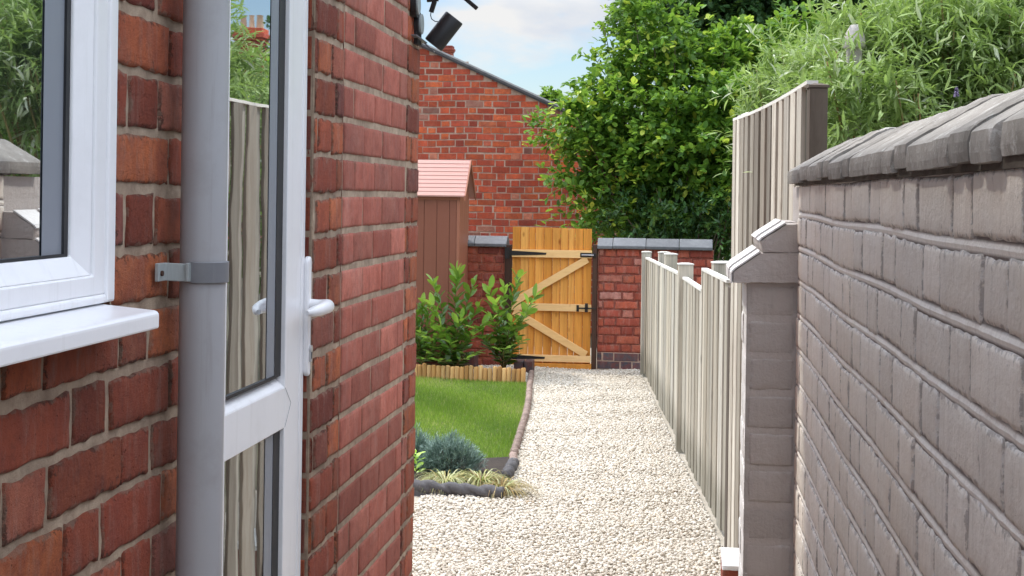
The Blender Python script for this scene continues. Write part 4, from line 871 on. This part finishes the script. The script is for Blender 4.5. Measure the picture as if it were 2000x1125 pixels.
m_ = MB(); m_.prism([(bx0, YB+0.008, 0), (bx1, YB+0.008, 0), (bx1, YB+0.008, gtop(bx1-bx0)-0.02), (bx0, YB+0.008, gtop(0)-0.02)], (0, 3.2, 0)); m_.build('wall_core', MAT['brick_gable'], out)
m_ = MB(); zA_, zB_ = gtop(-0.1), gtop(bx1-bx0+0.15)
m_.prism([(bx0-0.1, YB-0.05, zA_), (bx1+0.15, YB-0.05, zB_), (bx1+0.15, YB-0.05, zB_+0.022), (bx0-0.1, YB-0.05, zA_+0.022)], (0, 3.4, 0)); ro = m_.build('roof', MAT['slate'], out)
m_ = MB(); m_.prism([(bx0-0.1, YB-0.06, zA_+0.024), (bx1+0.15, YB-0.06, zB_+0.024), (bx1+0.15, YB-0.06, zB_+0.046), (bx0-0.1, YB-0.06, zA_+0.046)], (0, 0.25, 0)); m_.build('verge', MAT['verge'], ro)
m_ = MB(); m_.prism([(bx0-0.1, YB-0.02, zA_-0.025), (bx1+0.15, YB-0.02, zB_-0.025), (bx1+0.15, YB-0.02, zB_-0.002), (bx0-0.1, YB-0.02, zA_-0.002)], (0, 0.014, 0)); m_.build('mortar_fillet', MAT['slate'], out)
# chimney far behind
def chimney(name, label, x, y, z0, z1, wd, pots, group=None, mt='brick_gable'):
    t = thing(name, label, 'chimney', (x, y, z0), group)
    m_ = MB(); m_.box((x-wd/2, y-wd/2, z0), (x+wd/2, y+wd/2, z1-wd*0.5)); m_.box((x-wd*0.56, y-wd*0.56, z1-wd*0.5), (x+wd*0.56, y+wd*0.56, z1-wd*0.38)); m_.box((x-wd*0.62, y-wd*0.62, z1-wd*0.38), (x+wd*0.62, y+wd*0.62, z1-wd*0.2)); m_.box((x-wd*0.54, y-wd*0.54, z1-wd*0.2), (x+wd*0.54, y+wd*0.54, z1))
    m_.build('stack', MAT[mt], t, bevel=0.01)
    for k in range(pots):
        m_ = MB(); px = x+(k-(pots-1)/2)*wd*0.32; m_.tube([(px, y, z1), (px, y, z1+0.08), (px, y, z1+0.35), (px, y, z1+0.4)], [0.11, 0.095, 0.08, 0.10], 16); autosmooth(m_.build('pot', MAT['pot'], t))
    return t
q = onY(872, 96, 40.0); chimney('chimney', 'small red brick chimney just above the gable slope behind the lamp', q.x, 40.0, 0, onY(874, 90, 40).z, 0.34, 0, None, 'brick_garden')

# ------------------------------------------------------------------ edging
def edge_tile(name, a, b, rad, mat, label, group, twist=9, lift=0.0):
    a, b = Vector(a), Vector(b); d = b-a; L_ = d.length; d = d/L_; s_ = d.cross(Vector((0, 0, 1))).normalized()
    n_ = max(18, int(L_/0.008)); seg = 18; V_ = []; z0 = rad*0.95+lift
    for i in range(n_+1):
        u = L_*i/n_; c = a+d*u
        for k in range(seg):
            t = 2*math.pi*k/seg; f_ = 1-0.36*(1-abs(math.sin(t+u*twist*3.3+1.0)))**1.6-0.24*abs(math.cos(u*twist*1.9+0.6))**4+0.07*noise.noise(Vector((u*40, t, rad*77)))
            V_.append(c+s_*(math.cos(t)*rad*f_)+Vector((0, 0, z0+math.sin(t)*rad*f_)))
    fs = [(i*seg+k, i*seg+(k+1) % seg, (i+1)*seg+(k+1) % seg, (i+1)*seg+k) for i in range(n_) for k in range(seg)]+[tuple(range(seg))[::-1], tuple(range(n_*seg, (n_+1)*seg))]
    tt = (rnd.random(), rnd.random(), rnd.random())
    V2 = [c for c in V_]; k0 = len(V2)
    for c in (a, b):
        for sx in (-1, 1):
            for zz in (-0.03, rad+lift): V2.append(c+s_*(sx*rad*0.45)+Vector((0, 0, zz)))
    fs += [(k0, k0+1, k0+3, k0+2), (k0+4, k0+6, k0+7, k0+5), (k0, k0+4, k0+5, k0+1), (k0+2, k0+3, k0+7, k0+6)]
    o = link_mesh(name, V2, fs, mat, None, True, tint=[tt]*len(V2), origin=((a.x+b.x)/2, (a.y+b.y)/2, 0))
    return tag(o, label, 'edging stone', group)
ords = ['farthest', 'second farthest', 'third farthest', 'fourth farthest', 'fifth', 'sixth', 'seventh']
for i in range(len(rope)-2):
    a, b = rope[i], rope[i+1]; g_ = (b-a).normalized()*0.008
    edge_tile('rope_edging', a+g_, b-g_, 0.030, MAT['edging_brown'], '%s brown rope twist edging piece from the gate along the lawn' % ords[i] if i < 4 else '%s brown rope twist edging piece counting from the gate, beside the lawn' % ords[i], 'rope twist edging along the lawn', 11)
edge_tile('rope_edging', rope[7]+Vector((0.0, 0.0, 0)), rope[8], 0.040, MAT['edging_grey'], 'grey rope twist edging piece at the near end of the lawn edge', 'rope twist edging along the lawn', 11)
edge_tile('rope_edging', frontR, frontR+fl_dir*0.62, 0.040, MAT['edging_grey'], 'charcoal rope twist edging piece in front of the sedges, nearest the path', 'rope twist edging along the lawn', 8, 0.014)
edge_tile('rope_edging', frontR+fl_dir*0.63, frontR+fl_dir*1.25, 0.040, MAT['edging_grey'], 'charcoal rope twist edging piece half hidden by the house corner', 'rope twist edging along the lawn', 8, 0.014)
lr = thing('log_edging', 'curved row of upright pine half logs behind the lawn', 'log edging', tuple(logL))
m_ = None
Ltot = (logLL-logR).length; nl = int(Ltot/0.0455)
for i in range(nl):
    u = (i+0.5)*0.0455; c = logR+log_dir*u; bow = 0.05*math.sin(min(1, u/1.6)*math.pi); c = c+Vector((0.2*bow, -bow, 0)); rr = rnd.uniform(0.0205, 0.0235); h = 0.150+rnd.uniform(-.010, .012)
    m_ = MB(); m_.tube([(c.x, c.y, -0.02), (c.x+rnd.uniform(-.002, .002), c.y, h-0.008), (c.x, c.y, h)], [rr, rr, rr*0.75], 12)
    autosmooth(m_.build('log', MAT['log_wood'], lr), 50)
    if i == 60: break

# ------------------------------------------------------------------ foliage
def tmpl(kind):
    if kind == 'round':   # broad, slightly folded leaf
        pts = [(0, 0, 0), (0.35, 0.30, 0.08), (0.8, 0.42, 0.06), (1.15, 0.25, -0.02), (1.35, 0, -0.10), (1.15, -0.25, -0.02), (0.8, -0.42, 0.06), (0.35, -0.30, 0.08), (0.7, 0, -0.03)]
        fs = [(0, 1, 8), (1, 2, 8), (2, 3, 8), (3, 4, 8), (4, 5, 8), (5, 6, 8), (6, 7, 8), (7, 0, 8)]
        return np.array(pts)/1.35, np.array(fs)
    if kind == 'oval':
        pts = [(0, 0, 0), (0.3, 0.16, 0.045), (0.6, 0.20, 0.04), (0.85, 0.12, 0.0), (1, 0, -0.07), (0.85, -0.12, 0.0), (0.6, -0.20, 0.04), (0.3, -0.16, 0.045), (0.3, 0, 0), (0.6, 0, -0.015), (0.85, 0, -0.05)]
        fs = [(0, 1, 8), (0, 8, 7), (1, 2, 9), (1, 9, 8), (8, 9, 6), (8, 6, 7), (2, 3, 10), (2, 10, 9), (9, 10, 5), (9, 5, 6), (3, 4, 10), (10, 4, 5)]
        return np.array(pts), np.array(fs)
    if kind == 'lance':
        pts = [(0, 0, 0), (0.3, 0.085, 0.02), (0.65, 0.075, -0.02), (1, 0, -0.17), (0.65, -0.075, -0.02), (0.3, -0.085, 0.02), (0.45, 0, -0.015)]
        fs = [(0, 1, 6), (1, 2, 6), (2, 3, 6), (3, 4, 6), (4, 5, 6), (5, 0, 6)]
        return np.array(pts), np.array(fs)
    if kind == 'needle':
        return np.array([(0, 0.045, 0), (0, -0.045, 0), (0.6, 0.05, 0.03), (0.6, -0.05, 0.03), (1, 0, 0.0)]), np.array([(0, 1, 2), (1, 3, 2), (2, 3, 4)])
def leaves(Pos, Dir, size, kind, droop=0.0):
    n = len(Pos); Dir = Dir/np.linalg.norm(Dir, axis=1)[:, None]
    up = np.array([0, 0, 1.0])+rs.uniform(-.55, .55, (n, 3)); sd_ = np.cross(up, Dir); sd_ /= np.linalg.norm(sd_, axis=1)[:, None]+1e-9; nn = np.cross(Dir, sd_)
    tv, tf = tmpl(kind); k = len(tv)
    V = Pos[:, None, :]+(Dir[:, None, :]*tv[None, :, 0, None]+sd_[:, None, :]*tv[None, :, 1, None]+nn[:, None, :]*tv[None, :, 2, None])*size[:, None, None]
    F_ = (tf[None]+(np.arange(n)*k)[:, None, None]).reshape(-1, 3)
    return V.reshape(-1, 3), F_, k
def twig_cloud(blobs, ntw, nl_, tl, spread, upb=0.3, shell=0.55, avoid=None):
    """returns leaf positions and directions grouped along twigs inside the blobs; blobs: (cx,cy,cz,rx,ry,rz,weight)"""
    B_ = np.array(blobs); wts = B_[:, 6]/B_[:, 6].sum(); idx = rs.choice(len(B_), ntw, p=wts); b = B_[idx]
    d = rs.normal(size=(ntw, 3)); d /= np.linalg.norm(d, axis=1)[:, None]
    rr = np.where(rs.rand(ntw) < 0.75, rs.uniform(shell, 1.05, ntw), rs.uniform(0.1, shell, ntw))
    # clumping
    c = b[:, :3]+d*b[:, 3:6]*rr[:, None]
    td = d*np.array([1, 1, 0.6])+np.array([0, 0, upb])+rs.normal(size=(ntw, 3))*spread; td /= np.linalg.norm(td, axis=1)[:, None]
    ln = tl*rs.uniform(0.6, 1.5, ntw)
    s = np.linspace(0.05, 1, nl_)[None, :]+rs.uniform(-.03, .03, (ntw, nl_))
    sagv = np.array([0, 0, -0.35])
    P = c[:, None, :]+td[:, None, :]*(s*ln[:, None])[..., None]+sagv*((s**2)*ln[:, None])[..., None]
    r_ = rs.normal(size=(ntw, nl_, 3)); D = td[:, None, :]*0.55+r_*0.55+np.array([0, 0, -0.1])
    tw = np.repeat(rs.rand(ntw)[:, None], nl_, 1); high = np.repeat(((rr > 0.8)*1.0)[:, None], nl_, 1)
    return P.reshape(-1, 3), D.reshape(-1, 3), tw.ravel(), high.ravel(), np.tile(np.linspace(0, 1, nl_), ntw), c, td, ln
def crown_obj(name, cloud, size, kind, mat, parent, top=0.1, jitter=0.3):
    P, D, tw, hi, s, c, td, ln = cloud; n = len(P)
    sz = size*rs.uniform(1-jitter, 1+jitter, n)
    V, F_, k = leaves(P, D, sz, kind)
    t = np.zeros((n, 3)); t[:, 0] = np.clip(0.30*tw+0.4*rs.rand(n)+0.12*s, 0, 0.9); t[(s > 0.75) & (tw > 1-top), 0] = 1.0; t[:, 1] = rs.rand(n); t[:, 2] = rs.rand(n)
    return link_mesh(name, V, F_, mat, parent, False, tint=np.repeat(t, k, 0))
def limbs(root, cloud, count, r0, mat, parent, trunk_pts=None, name='trunk', thin=0.006):
    P, D, tw, hi, s, c, td, ln = cloud; m_ = MB(); root = Vector(root)
    ids = rs.choice(len(c), min(count, len(c)), replace=False)
    for q_ in ids:
        e = Vector(c[q_])+Vector(td[q_])*ln[q_]*0.7; mid = root.lerp(e, 0.5)+Vector((rnd.uniform(-.12, .12), rnd.uniform(-.12, .12), 0.12*(e-root).length)); pts = []
        for k_ in range(8):
            t = k_/7; p_ = root*(1-t)**2+mid*2*t*(1-t)+e*t*t; pts.append(p_+Vector((rnd.uniform(-.015, .015), rnd.uniform(-.015, .015), 0)))
        m_.tube(pts, [r0*(1-k_/7)**1.1*rnd.uniform(0.85, 1.1)+thin*0.5 for k_ in range(8)], 6)
    return m_.build(name, mat, parent, True)
def blobP(px, py, y, rx, ry, rz, wgt): p_ = onY(px, py, y); return (p_.x, p_.y, p_.z, rx, ry, rz, wgt)

# hazel in front of the outbuilding (between gate wall and gable)
hz = [blobP(1250, 250, 17.6, 0.75, 0.7, 0.75, 3.0), blobP(1330, 340, 17.4, 0.75, 0.6, 0.85, 3.0), blobP(1290, 100, 17.8, 0.42, 0.5, 0.6, 1.3), blobP(1160, 240, 17.5, 0.42, 0.4, 0.38, 0.8), blobP(1215, 390, 17.3, 0.5, 0.5, 0.5, 1.3),
      blobP(1430, 190, 17.8, 0.85, 0.7, 0.65, 2.4), blobP(1420, 420, 17.4, 0.6, 0.5, 0.6, 1.4), blobP(1500, 130, 18.0, 0.7, 0.6, 0.45, 1.4), blobP(1110, 270, 17.3, 0.3, 0.25, 0.22, 0.22), blobP(1110, 350, 17.2, 0.2, 0.2, 0.12, 0.1),
      blobP(1185, 150, 17.6, 0.22, 0.25, 0.28, 0.2), blobP(1230, 40, 17.7, 0.15, 0.2, 0.35, 0.3), blobP(1080, 230, 17.2, 0.16, 0.15, 0.08, 0.07), blobP(1560, 70, 17.9, 0.3, 0.3, 0.3, 0.4), blobP(1420, 90, 17.8, 0.3, 0.3, 0.25, 0.4), blobP(1600, 200, 18.2, 0.7, 0.6, 0.6, 1.0), blobP(1470, 300, 17.2, 0.55, 0.5, 0.65, 1.8), blobP(1380, 260, 17.0, 0.6, 0.4, 0.6, 1.5)]
q = onY(1300, 600, 17.6)
hzt = thing('hazel_bush', 'large leafy hazel with bright round leaves spilling over the gate wall', 'bush', (q.x, 17.6, 0))
cl = twig_cloud(hz, 3300, 13, 0.28, 0.5); crown_obj('crown', cl, 0.082, 'round', MAT['leaf_hazel'], hzt, 0.22); limbs((q.x, 17.6, 0), cl, 90, 0.028, MAT['bark'], hzt)
# added dark foliage standing for the deep shade at the hazel's foot
q = onY(1360, 600, 16.4)
dk = thing('shade_foliage', 'added dark foliage standing for deep shade under the hazel, low behind the gate wall coping', 'shrub', (q.x, 16.5, 0))
cl = twig_cloud([blobP(1370, 440, 16.7, 0.45, 0.4, 0.45, 1), blobP(1260, 440, 16.8, 0.5, 0.35, 0.35, 1), blobP(1430, 500, 16.6, 0.3, 0.3, 0.7, 0.8)], 420, 12, 0.2, 0.5); crown_obj('crown', cl, 0.07, 'oval', MAT['leaf_dark'], dk, 0.1); limbs((q.x, 16.5, 0), cl, 30, 0.018, MAT['bark'], dk)
# dark tree behind at the top
q = onY(1560, 60, 27)
dt = thing('lime_tree', 'tall dark green tree filling the top right behind the hazel and buddleia', 'tree', (q.x, 27.5, 0))
db = [blobP(1340, 20, 26, 1.0, 1.2, 0.6, 1.6), blobP(1450, -20, 26.5, 1.3, 1.5, 1.2, 3), blobP(1560, 60, 27, 1.3, 1.5, 1.3, 3), blobP(1700, 20, 27, 1.4, 1.5, 1.4, 3), blobP(1830, 0, 28, 1.1, 1.4, 1.2, 2), blobP(1950, 60, 28, 0.7, 1.2, 1.0, 0.7), blobP(1600, -250, 27.5, 2.8, 2.4, 2.0, 3.5)]
cl = twig_cloud(db, 4200, 13, 0.42, 0.5, 0.0); crown_obj('crown', cl, 0.125, 'round', MAT['leaf_dark'], dt, 0.04); limbs((q.x, 27.5, 2.6), cl, 60, 0.07, MAT['bark'], dt, name='limb')
m_ = MB(); m_.tube([(q.x, 27.5, -0.1), (q.x+0.05, 27.5, 1.0), (q.x-0.05, 27.5, 2.2), (q.x, 27.5, 3.2)], [0.30, 0.24, 0.2, 0.16], 14); m_.build('trunk', MAT['bark'], dt, True)
# buddleia behind the painted wall
def buddleia(label, root, blobs, nt_, size):
    t = thing('buddleia_bush', label, 'bush', root, 'buddleia bushes behind the painted wall')
    ca = twig_cloud(blobs, int(nt_*1.2), 17, 0.26, 0.65, 0.75); cb_ = twig_cloud(blobs, int(nt_*0.16), 17, 0.42, 0.28, 1.3, 0.85)
    cl = tuple(np.concatenate([a_, b_]) for a_, b_ in zip(ca, cb_)); crown_obj('crown', cl, size*0.85, 'lance', MAT['leaf_buddleia'], t, 0.2, 0.55); limbs(root, cl, 110, 0.016, MAT['green_stem'], t, name='stem'); return t, cl
q = onY(1850, 250, 7.1)
bd1, cl1 = buddleia('pale grey green buddleia with narrow leaves above the painted wall coping', (q.x, 7.1, 0),
    [blobP(1760, 130, 7.1, 0.30, 0.30, 0.22, 2.2), blobP(1900, 100, 7.0, 0.35, 0.3, 0.24, 2.4), blobP(1990, 150, 6.9, 0.25, 0.3, 0.3, 1.8), blobP(1715, 220, 7.1, 0.26, 0.25, 0.22, 1.8), blobP(1830, 230, 7.0, 0.35, 0.25, 0.25, 2.4), blobP(2120, 120, 7.0, 0.34, 0.4, 0.42, 1.6), blobP(1780, 360, 7.1, 0.4, 0.25, 0.33, 1.0), blobP(1690, 215, 6.45, 0.13, 0.08, 0.13, 0.55), blobP(1640, 235, 6.7, 0.06, 0.08, 0.14, 0.25)], 1900, 0.074)
q = onY(1600, 250, 11.5)
bd2, cl2 = buddleia('grey green buddleia with narrow leaves directly behind the tall slatted fence', (q.x, 11.6, 0),
    [blobP(1550, 260, 11.6, 0.28, 0.35, 0.30, 1.2), blobP(1600, 190, 11.5, 0.42, 0.4, 0.36, 2), blobP(1690, 270, 11.2, 0.4, 0.35, 0.38, 1.6), blobP(1650, 400, 11.4, 0.5, 0.4, 0.4, 0.8)], 900, 0.095)
# mauve flower spike
q = onY(1868, 180, 6.55); m_ = MB()
fl = MB(); pts = []
for k_ in range(60):
    a = rnd.uniform(0, 6.28); h_ = rnd.uniform(-0.022, 0.02); r_f = 0.013*(1-(h_+0.022)/0.06); fl.tube([(q.x+math.cos(a)*r_f*0.4, q.y+math.sin(a)*r_f*0.4, q.z+h_), (q.x+math.cos(a)*r_f, q.y+math.sin(a)*r_f, q.z+h_+0.004)], [0.001, 0.0032], 5)
fl.build('flower', MAT['flower'], bd1)
# trees seen in the reflections, right of the path
q3 = (4.3, 13.5, 0)
rt = thing('garden_tree', 'mid green tree right of the fences, seen in the door and window glass', 'tree', q3)
cl = twig_cloud([(3.6, 12.0, 2.6, 1.3, 1.3, 0.9, 2), (5.2, 13, 3.2, 1.5, 1.4, 1.2, 2), (4.6, 14.8, 3.4, 1.3, 1.4, 1.2, 1.6), (4.0, 13, 1.6, 1.6, 1.5, 0.8, 1.2), (6.2, 10.5, 3.0, 1.2, 1.2, 1.6, 1.5), (2.7, 15, 1.9, 1.2, 1.1, 1.0, 1.6)], 1700, 12, 0.34, 0.5); crown_obj('crown', cl, 0.13, 'round', MAT['leaf_hazel'], rt, 0.1)
limbs((4.3, 13.5, 1.0), cl, 30, 0.04, MAT['bark'], rt, name='limb'); m_ = MB(); m_.tube([(4.3, 13.5, -0.1), (4.3, 13.5, 0.8), (4.35, 13.5, 1.6)], [0.16, 0.13, 0.1], 12); m_.build('trunk', MAT['bark'], rt, True)
# distant tree by the gable edge
q = onY(1075, 190, 60)
ft = thing('distant_tree', 'small faded green treetop peeping over the gable slope', 'tree', (q.x, 60, 0))
cl = twig_cloud([blobP(1075, 192, 60, 0.38, 0.5, 0.28, 1), blobP(1082, 215, 60, 0.5, 0.5, 0.6, 1)], 260, 10, 0.2, 0.5); crown_obj('crown', cl, 0.13, 'round', MAT['leaf_hazel'], ft, 0.1)
m_ = MB(); m_.tube([(q.x, 60, 0), (q.x, 60, 3.5), (q.x+0.1, 60, 5.3)], [0.2, 0.14, 0.05], 10); m_.build('trunk', MAT['bark'], ft, True)

# stone finial among the buddleia
YF = 6.8; ks = YF/9.6
f0 = onY(1668, 110, YF); f1 = onY(1668, 46, YF)
fin = thing('stone_finial', 'carved pale stone ornament on a square post among the leaves', 'ornament', (f0.x, YF, 0))
m_ = MB(); m_.box((f0.x-0.045*ks, YF-0.045*ks, 0), (f0.x+0.045*ks, YF+0.045*ks, f0.z+0.045*ks)); m_.box((f0.x-0.06*ks, YF-0.06*ks, f0.z-0.12*ks), (f0.x+0.06*ks, YF+0.06*ks, f0.z-0.10*ks)); m_.build('post', MAT['stone'], fin, bevel=0.005)
m_ = MB(); z_ = f0.z+0.045*ks; m_.tube([(f0.x, YF, z_+t_*ks) for t_ in (-0.003, 0.012, 0.05, 0.085, 0.12, 0.15)], [r_f*ks for r_f in (0.05, 0.062, 0.066, 0.052, 0.043, 0.018)], 18)
for i, v in enumerate(m_.v):
    nn_ = noise.noise(Vector(v)*40)*0.014; m_.v[i] = (v[0]+nn_, v[1]+nn_*0.5, v[2]+nn_*0.6)
m_.build('carved_head', MAT['stone'], fin, True)

# laurels in the bed behind the lawn
def laurel(label, base, stems, lsz=0.135, dens=34, seed=1):
    base = Vector(base); t = thing('laurel_shrub', label, 'shrub', base, 'laurels in the gravel bed'); P = []; D = []; TT = []
    m_ = MB()
    for (tip, n_) in stems:
        tip = Vector(tip); mid = base.lerp(tip, 0.5)+Vector(((tip.x-base.x)*0.25*-1, rnd.uniform(-.05, .05), 0.05)); pts = [base*(1-s)**2+mid*2*s*(1-s)+tip*s*s for s in [i/9 for i in range(10)]]
        m_.tube(pts, [0.009*(1-i/11) for i in range(10)], 6)
        n_ = int(n_*0.9)
        for k in range(n_):
            s = 0.22+0.78*((k+0.5)/n_); p_ = base*(1-s)**2+mid*2*s*(1-s)+tip*s*s; tn = ((mid-base)*2*(1-s)+(tip-mid)*2*s).normalized()
            a = k*2.4+rnd.uniform(-.4, .4); side = Vector((math.cos(a), math.sin(a), 0)); steep = 0.35+1.2*s*s
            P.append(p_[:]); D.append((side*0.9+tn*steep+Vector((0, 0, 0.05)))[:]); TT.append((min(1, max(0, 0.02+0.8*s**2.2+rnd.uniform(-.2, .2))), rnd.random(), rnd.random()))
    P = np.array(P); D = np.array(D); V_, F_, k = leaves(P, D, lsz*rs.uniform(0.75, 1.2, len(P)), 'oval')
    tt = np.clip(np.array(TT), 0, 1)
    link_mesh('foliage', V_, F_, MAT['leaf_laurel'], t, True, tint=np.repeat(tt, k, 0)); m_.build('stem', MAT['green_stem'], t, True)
def T(px, py, y): return onY(px, py, y)
yb_ = 14.35
bA = onZ(888, 728, 0); bB = onZ(985, 728, 0); bC = onZ(825, 722, 0)
laurel('tallest laurel with a reddish stem tip standing before the brown shed', bA, [(T(893, 530, yb_), 46), (T(845, 548, yb_-.1), 26), (T(925, 555, yb_+.1), 24), (T(842, 595, yb_-.2), 24), (T(935, 600, yb_), 24), (T(860, 640, yb_-.25), 24), (T(925, 655, yb_-.2), 24), (T(900, 620, yb_-.2), 24), (T(845, 690, yb_-.2), 18), (T(930, 690, yb_-.2), 16), (T(880, 670, yb_-.3), 20), (T(832, 660, yb_-.3), 18), (T(948, 630, yb_-.2), 18), (T(912, 700, yb_-.35), 14), (T(858, 705, yb_-.35), 14)])
laurel('laurel with bright new leaves overlapping the hinge side of the gate', bB, [(T(1012, 540, yb_), 36), (T(1052, 572, yb_-.1), 28), (T(955, 565, yb_), 28), (T(985, 560, yb_-.1), 26), (T(1030, 610, yb_-.2), 26), (T(960, 620, yb_-.2), 26), (T(1000, 630, yb_-.25), 26), (T(945, 660, yb_-.1), 22), (T(1020, 665, yb_-.2), 20), (T(985, 680, yb_-.3), 16), (T(970, 590, yb_-.2), 22), (T(1038, 590, yb_-.2), 22), (T(925, 640, yb_-.2), 18)])
laurel('laurel half hidden by the house corner left of the shed front', bC, [(T(840, 600, yb_), 24), (T(858, 655, yb_-.2), 22), (T(826, 590, yb_), 24), (T(812, 610, yb_), 22), (T(845, 630, yb_-.1), 24), (T(822, 650, yb_-.2), 24), (T(850, 680, yb_-.2), 20), (T(800, 650, yb_), 20), (T(835, 700, yb_-.3), 16)])
# blue green cushion shrub
def needle_bush(name, label, cat, cpx, cpy, rx, ry, rz, nsp, nl_, ln, mat, nsz):
    c = onZ(cpx, cpy, 0.03); t = thing(name, label, cat, (c.x, c.y, 0.03))
    d = rs.normal(size=(nsp, 3)); d[:, 2] = np.abs(d[:, 2])*0.9+0.05; d /= np.linalg.norm(d, axis=1)[:, None]
    lump = 1+0.22*np.sin(d[:, 0]*7+1)*np.sin(d[:, 1]*6)+rs.uniform(-.12, .12, nsp)
    st_p = np.array([c.x, c.y, 0.03])+d*np.array([rx, ry, rz])*(lump*0.72)[:, None]; dd = d*np.array([1, 1, 0.9])+np.array([0, 0, 0.45])+rs.normal(size=(nsp, 3))*0.18; dd /= np.linalg.norm(dd, axis=1)[:, None]
    s = np.linspace(0, 1, nl_); P = st_p[:, None]+dd[:, None]*(s[None]*ln)[..., None]; D = dd[:, None]*1.0+rs.normal(size=(nsp, nl_, 3))*0.5
    V_, F_, k = leaves(P.reshape(-1, 3), D.reshape(-1, 3), nsz*rs.uniform(.7, 1.2, nsp*nl_), 'needle')
    tt = rs.rand(nsp*nl_, 3); tt[:, 0] = np.clip(tt[:, 0]*0.5+0.45*np.tile(s, nsp), 0, 1)
    link_mesh('foliage', V_, F_, mat, t, False, tint=np.repeat(tt, k, 0))
    m_ = MB()
    for i in rs.choice(nsp, 60, replace=False): m_.tube([(c.x, c.y, 0.02), tuple((st_p[i]+np.array([c.x, c.y, 0.1]))/2), tuple(st_p[i])], [0.006, 0.004, 0.002], 5)
    m_.build('stem', MAT['bark'], t, True)
needle_bush('cushion_shrub', 'blue green feathery cushion shrub at the near corner of the lawn', 'shrub', 878, 924, 0.18, 0.16, 0.19, 800, 18, 0.085, MAT['leaf_blue'], 0.026)
needle_bush('cushion_shrub', 'smaller blue green shrub partly behind the house corner', 'shrub', 806, 912, 0.13, 0.13, 0.20, 420, 18, 0.08, MAT['leaf_blue'], 0.026)
# sedges
def sedge(label, cpx, cpy, n_, ln, wid, brown=0.3, lean=(0, 0)):
    c = onZ(cpx, cpy, 0.03); V_ = []; F_ = []; T_ = []
    for i in range(n_):
        a = rnd.uniform(0, 6.283); L_ = ln*rnd.uniform(0.55, 1.15); h_ = L_*rnd.uniform(0.35, 0.75); r0_ = rnd.uniform(0, 0.04); d = Vector((math.cos(a)+lean[0], math.sin(a)+lean[1], 0)); s_ = Vector((-math.sin(a), math.cos(a), 0)); b0 = Vector((c.x, c.y, 0.03))+d*r0_
        t_ = (rnd.uniform(0, 0.3) if rnd.random() < brown else rnd.uniform(0.4, 1), rnd.random(), rnd.random()); n0 = len(V_); K = 7
        for k in range(K+1):
            s = k/K; p_ = b0+d*(L_*0.9*s)+Vector((0, 0, h_*1.9*s-h_*2.0*s*s)); p_.z = max(p_.z, 0.02); w_ = wid*(1-s**2)*0.5+0.0003
            V_ += [tuple(p_-s_*w_), tuple(p_+s_*w_)]; T_ += [t_, t_]
        F_ += [(n0+2*k, n0+2*k+1, n0+2*k+3, n0+2*k+2) for k in range(K)]
    tag(link_mesh('sedge_tuft', V_, F_, MAT['leaf_sedge'], None, True, tint=T_, origin=(c.x, c.y, 0.03)), label, 'grass tuft', 'sedges in the front bed')
sedge('wide cream and green sedge tuft in front of the blue green shrub', 870, 948, 330, 0.22, 0.0055, 0.15)
sedge('greener sedge tuft in the middle of the front bed, beside the cream one', 940, 946, 300, 0.21, 0.0055, 0.35)
sedge('straw brown sedge tuft flopping over the end of the charcoal edging', 978, 958, 240, 0.19, 0.0055, 0.8, (0.3, -0.2))
# small yellow-green leafy plant at the corner, dark lining sheet
c = onZ(812, 930, 0.03); P = []; D = []
for k in range(16): a = k*2.4; P.append((c.x, c.y, 0.05+0.008*k)); D.append((math.cos(a), math.sin(a), 0.5))
V_, F_, k = leaves(np.array(P), np.array(D), np.full(16, 0.07), 'oval'); tt = np.ones((16*k, 3)); 
tag(link_mesh('leafy_plant', V_, F_, MAT['leaf_laurel'], None, True, tint=tt, origin=(c.x, c.y, 0.03)), 'small yellow green leafy plant at the house corner beside the cushion shrub', 'plant')

for (lx, ly, sz_) in ((1101, 943, 0.05), (1238, 893, 0.045), (1163, 842, 0.05), (1320, 962, 0.045), (1045, 870, 0.04)):
    c = onZ(lx, ly, 0.022); a = rnd.uniform(0, 6.28); V_, F_, k = leaves(np.array([c[:]]), np.array([[math.cos(a), math.sin(a), 0.05]]), np.array([sz_]), 'oval')
    tag(link_mesh('fallen_leaf', V_, F_, MAT['bark'], None, True, tint=np.full((k, 3), 0.5), origin=c[:]), 'small dry brown leaf lying on the cream gravel path', 'leaf', 'fallen leaves on the gravel')
# ------------------------------------------------------------------ neighbouring terrace, mirrored in the door glass
nb_ = thing('terrace_house', 'red brick terraced house with slate roof beyond the trees, mirrored in the door glass', 'house', (13.5, 47, 0))
m_ = MB(); m_.box((10.3, 44.5, 0), (20, 51, 4.6)); m_.build('wall', MAT['brick_gable'], nb_)
m_ = MB(); m_.prism([(10.1, 44.2, 4.6), (10.1, 47.8, 6.2), (10.1, 51.3, 4.6)], (10.1, 0, 0)); m_.build('roof', MAT['slate'], nb_)
chimney('chimney', 'red brick chimney with buff pots mirrored at the top of the door glass', 11.9, 46.0, 5.0, 6.7, 0.8, 3)
chimney('chimney', 'second red brick chimney further along the terrace roof, mirrored beside the first', 10.9, 47.4, 5.6, 6.9, 0.9, 2)
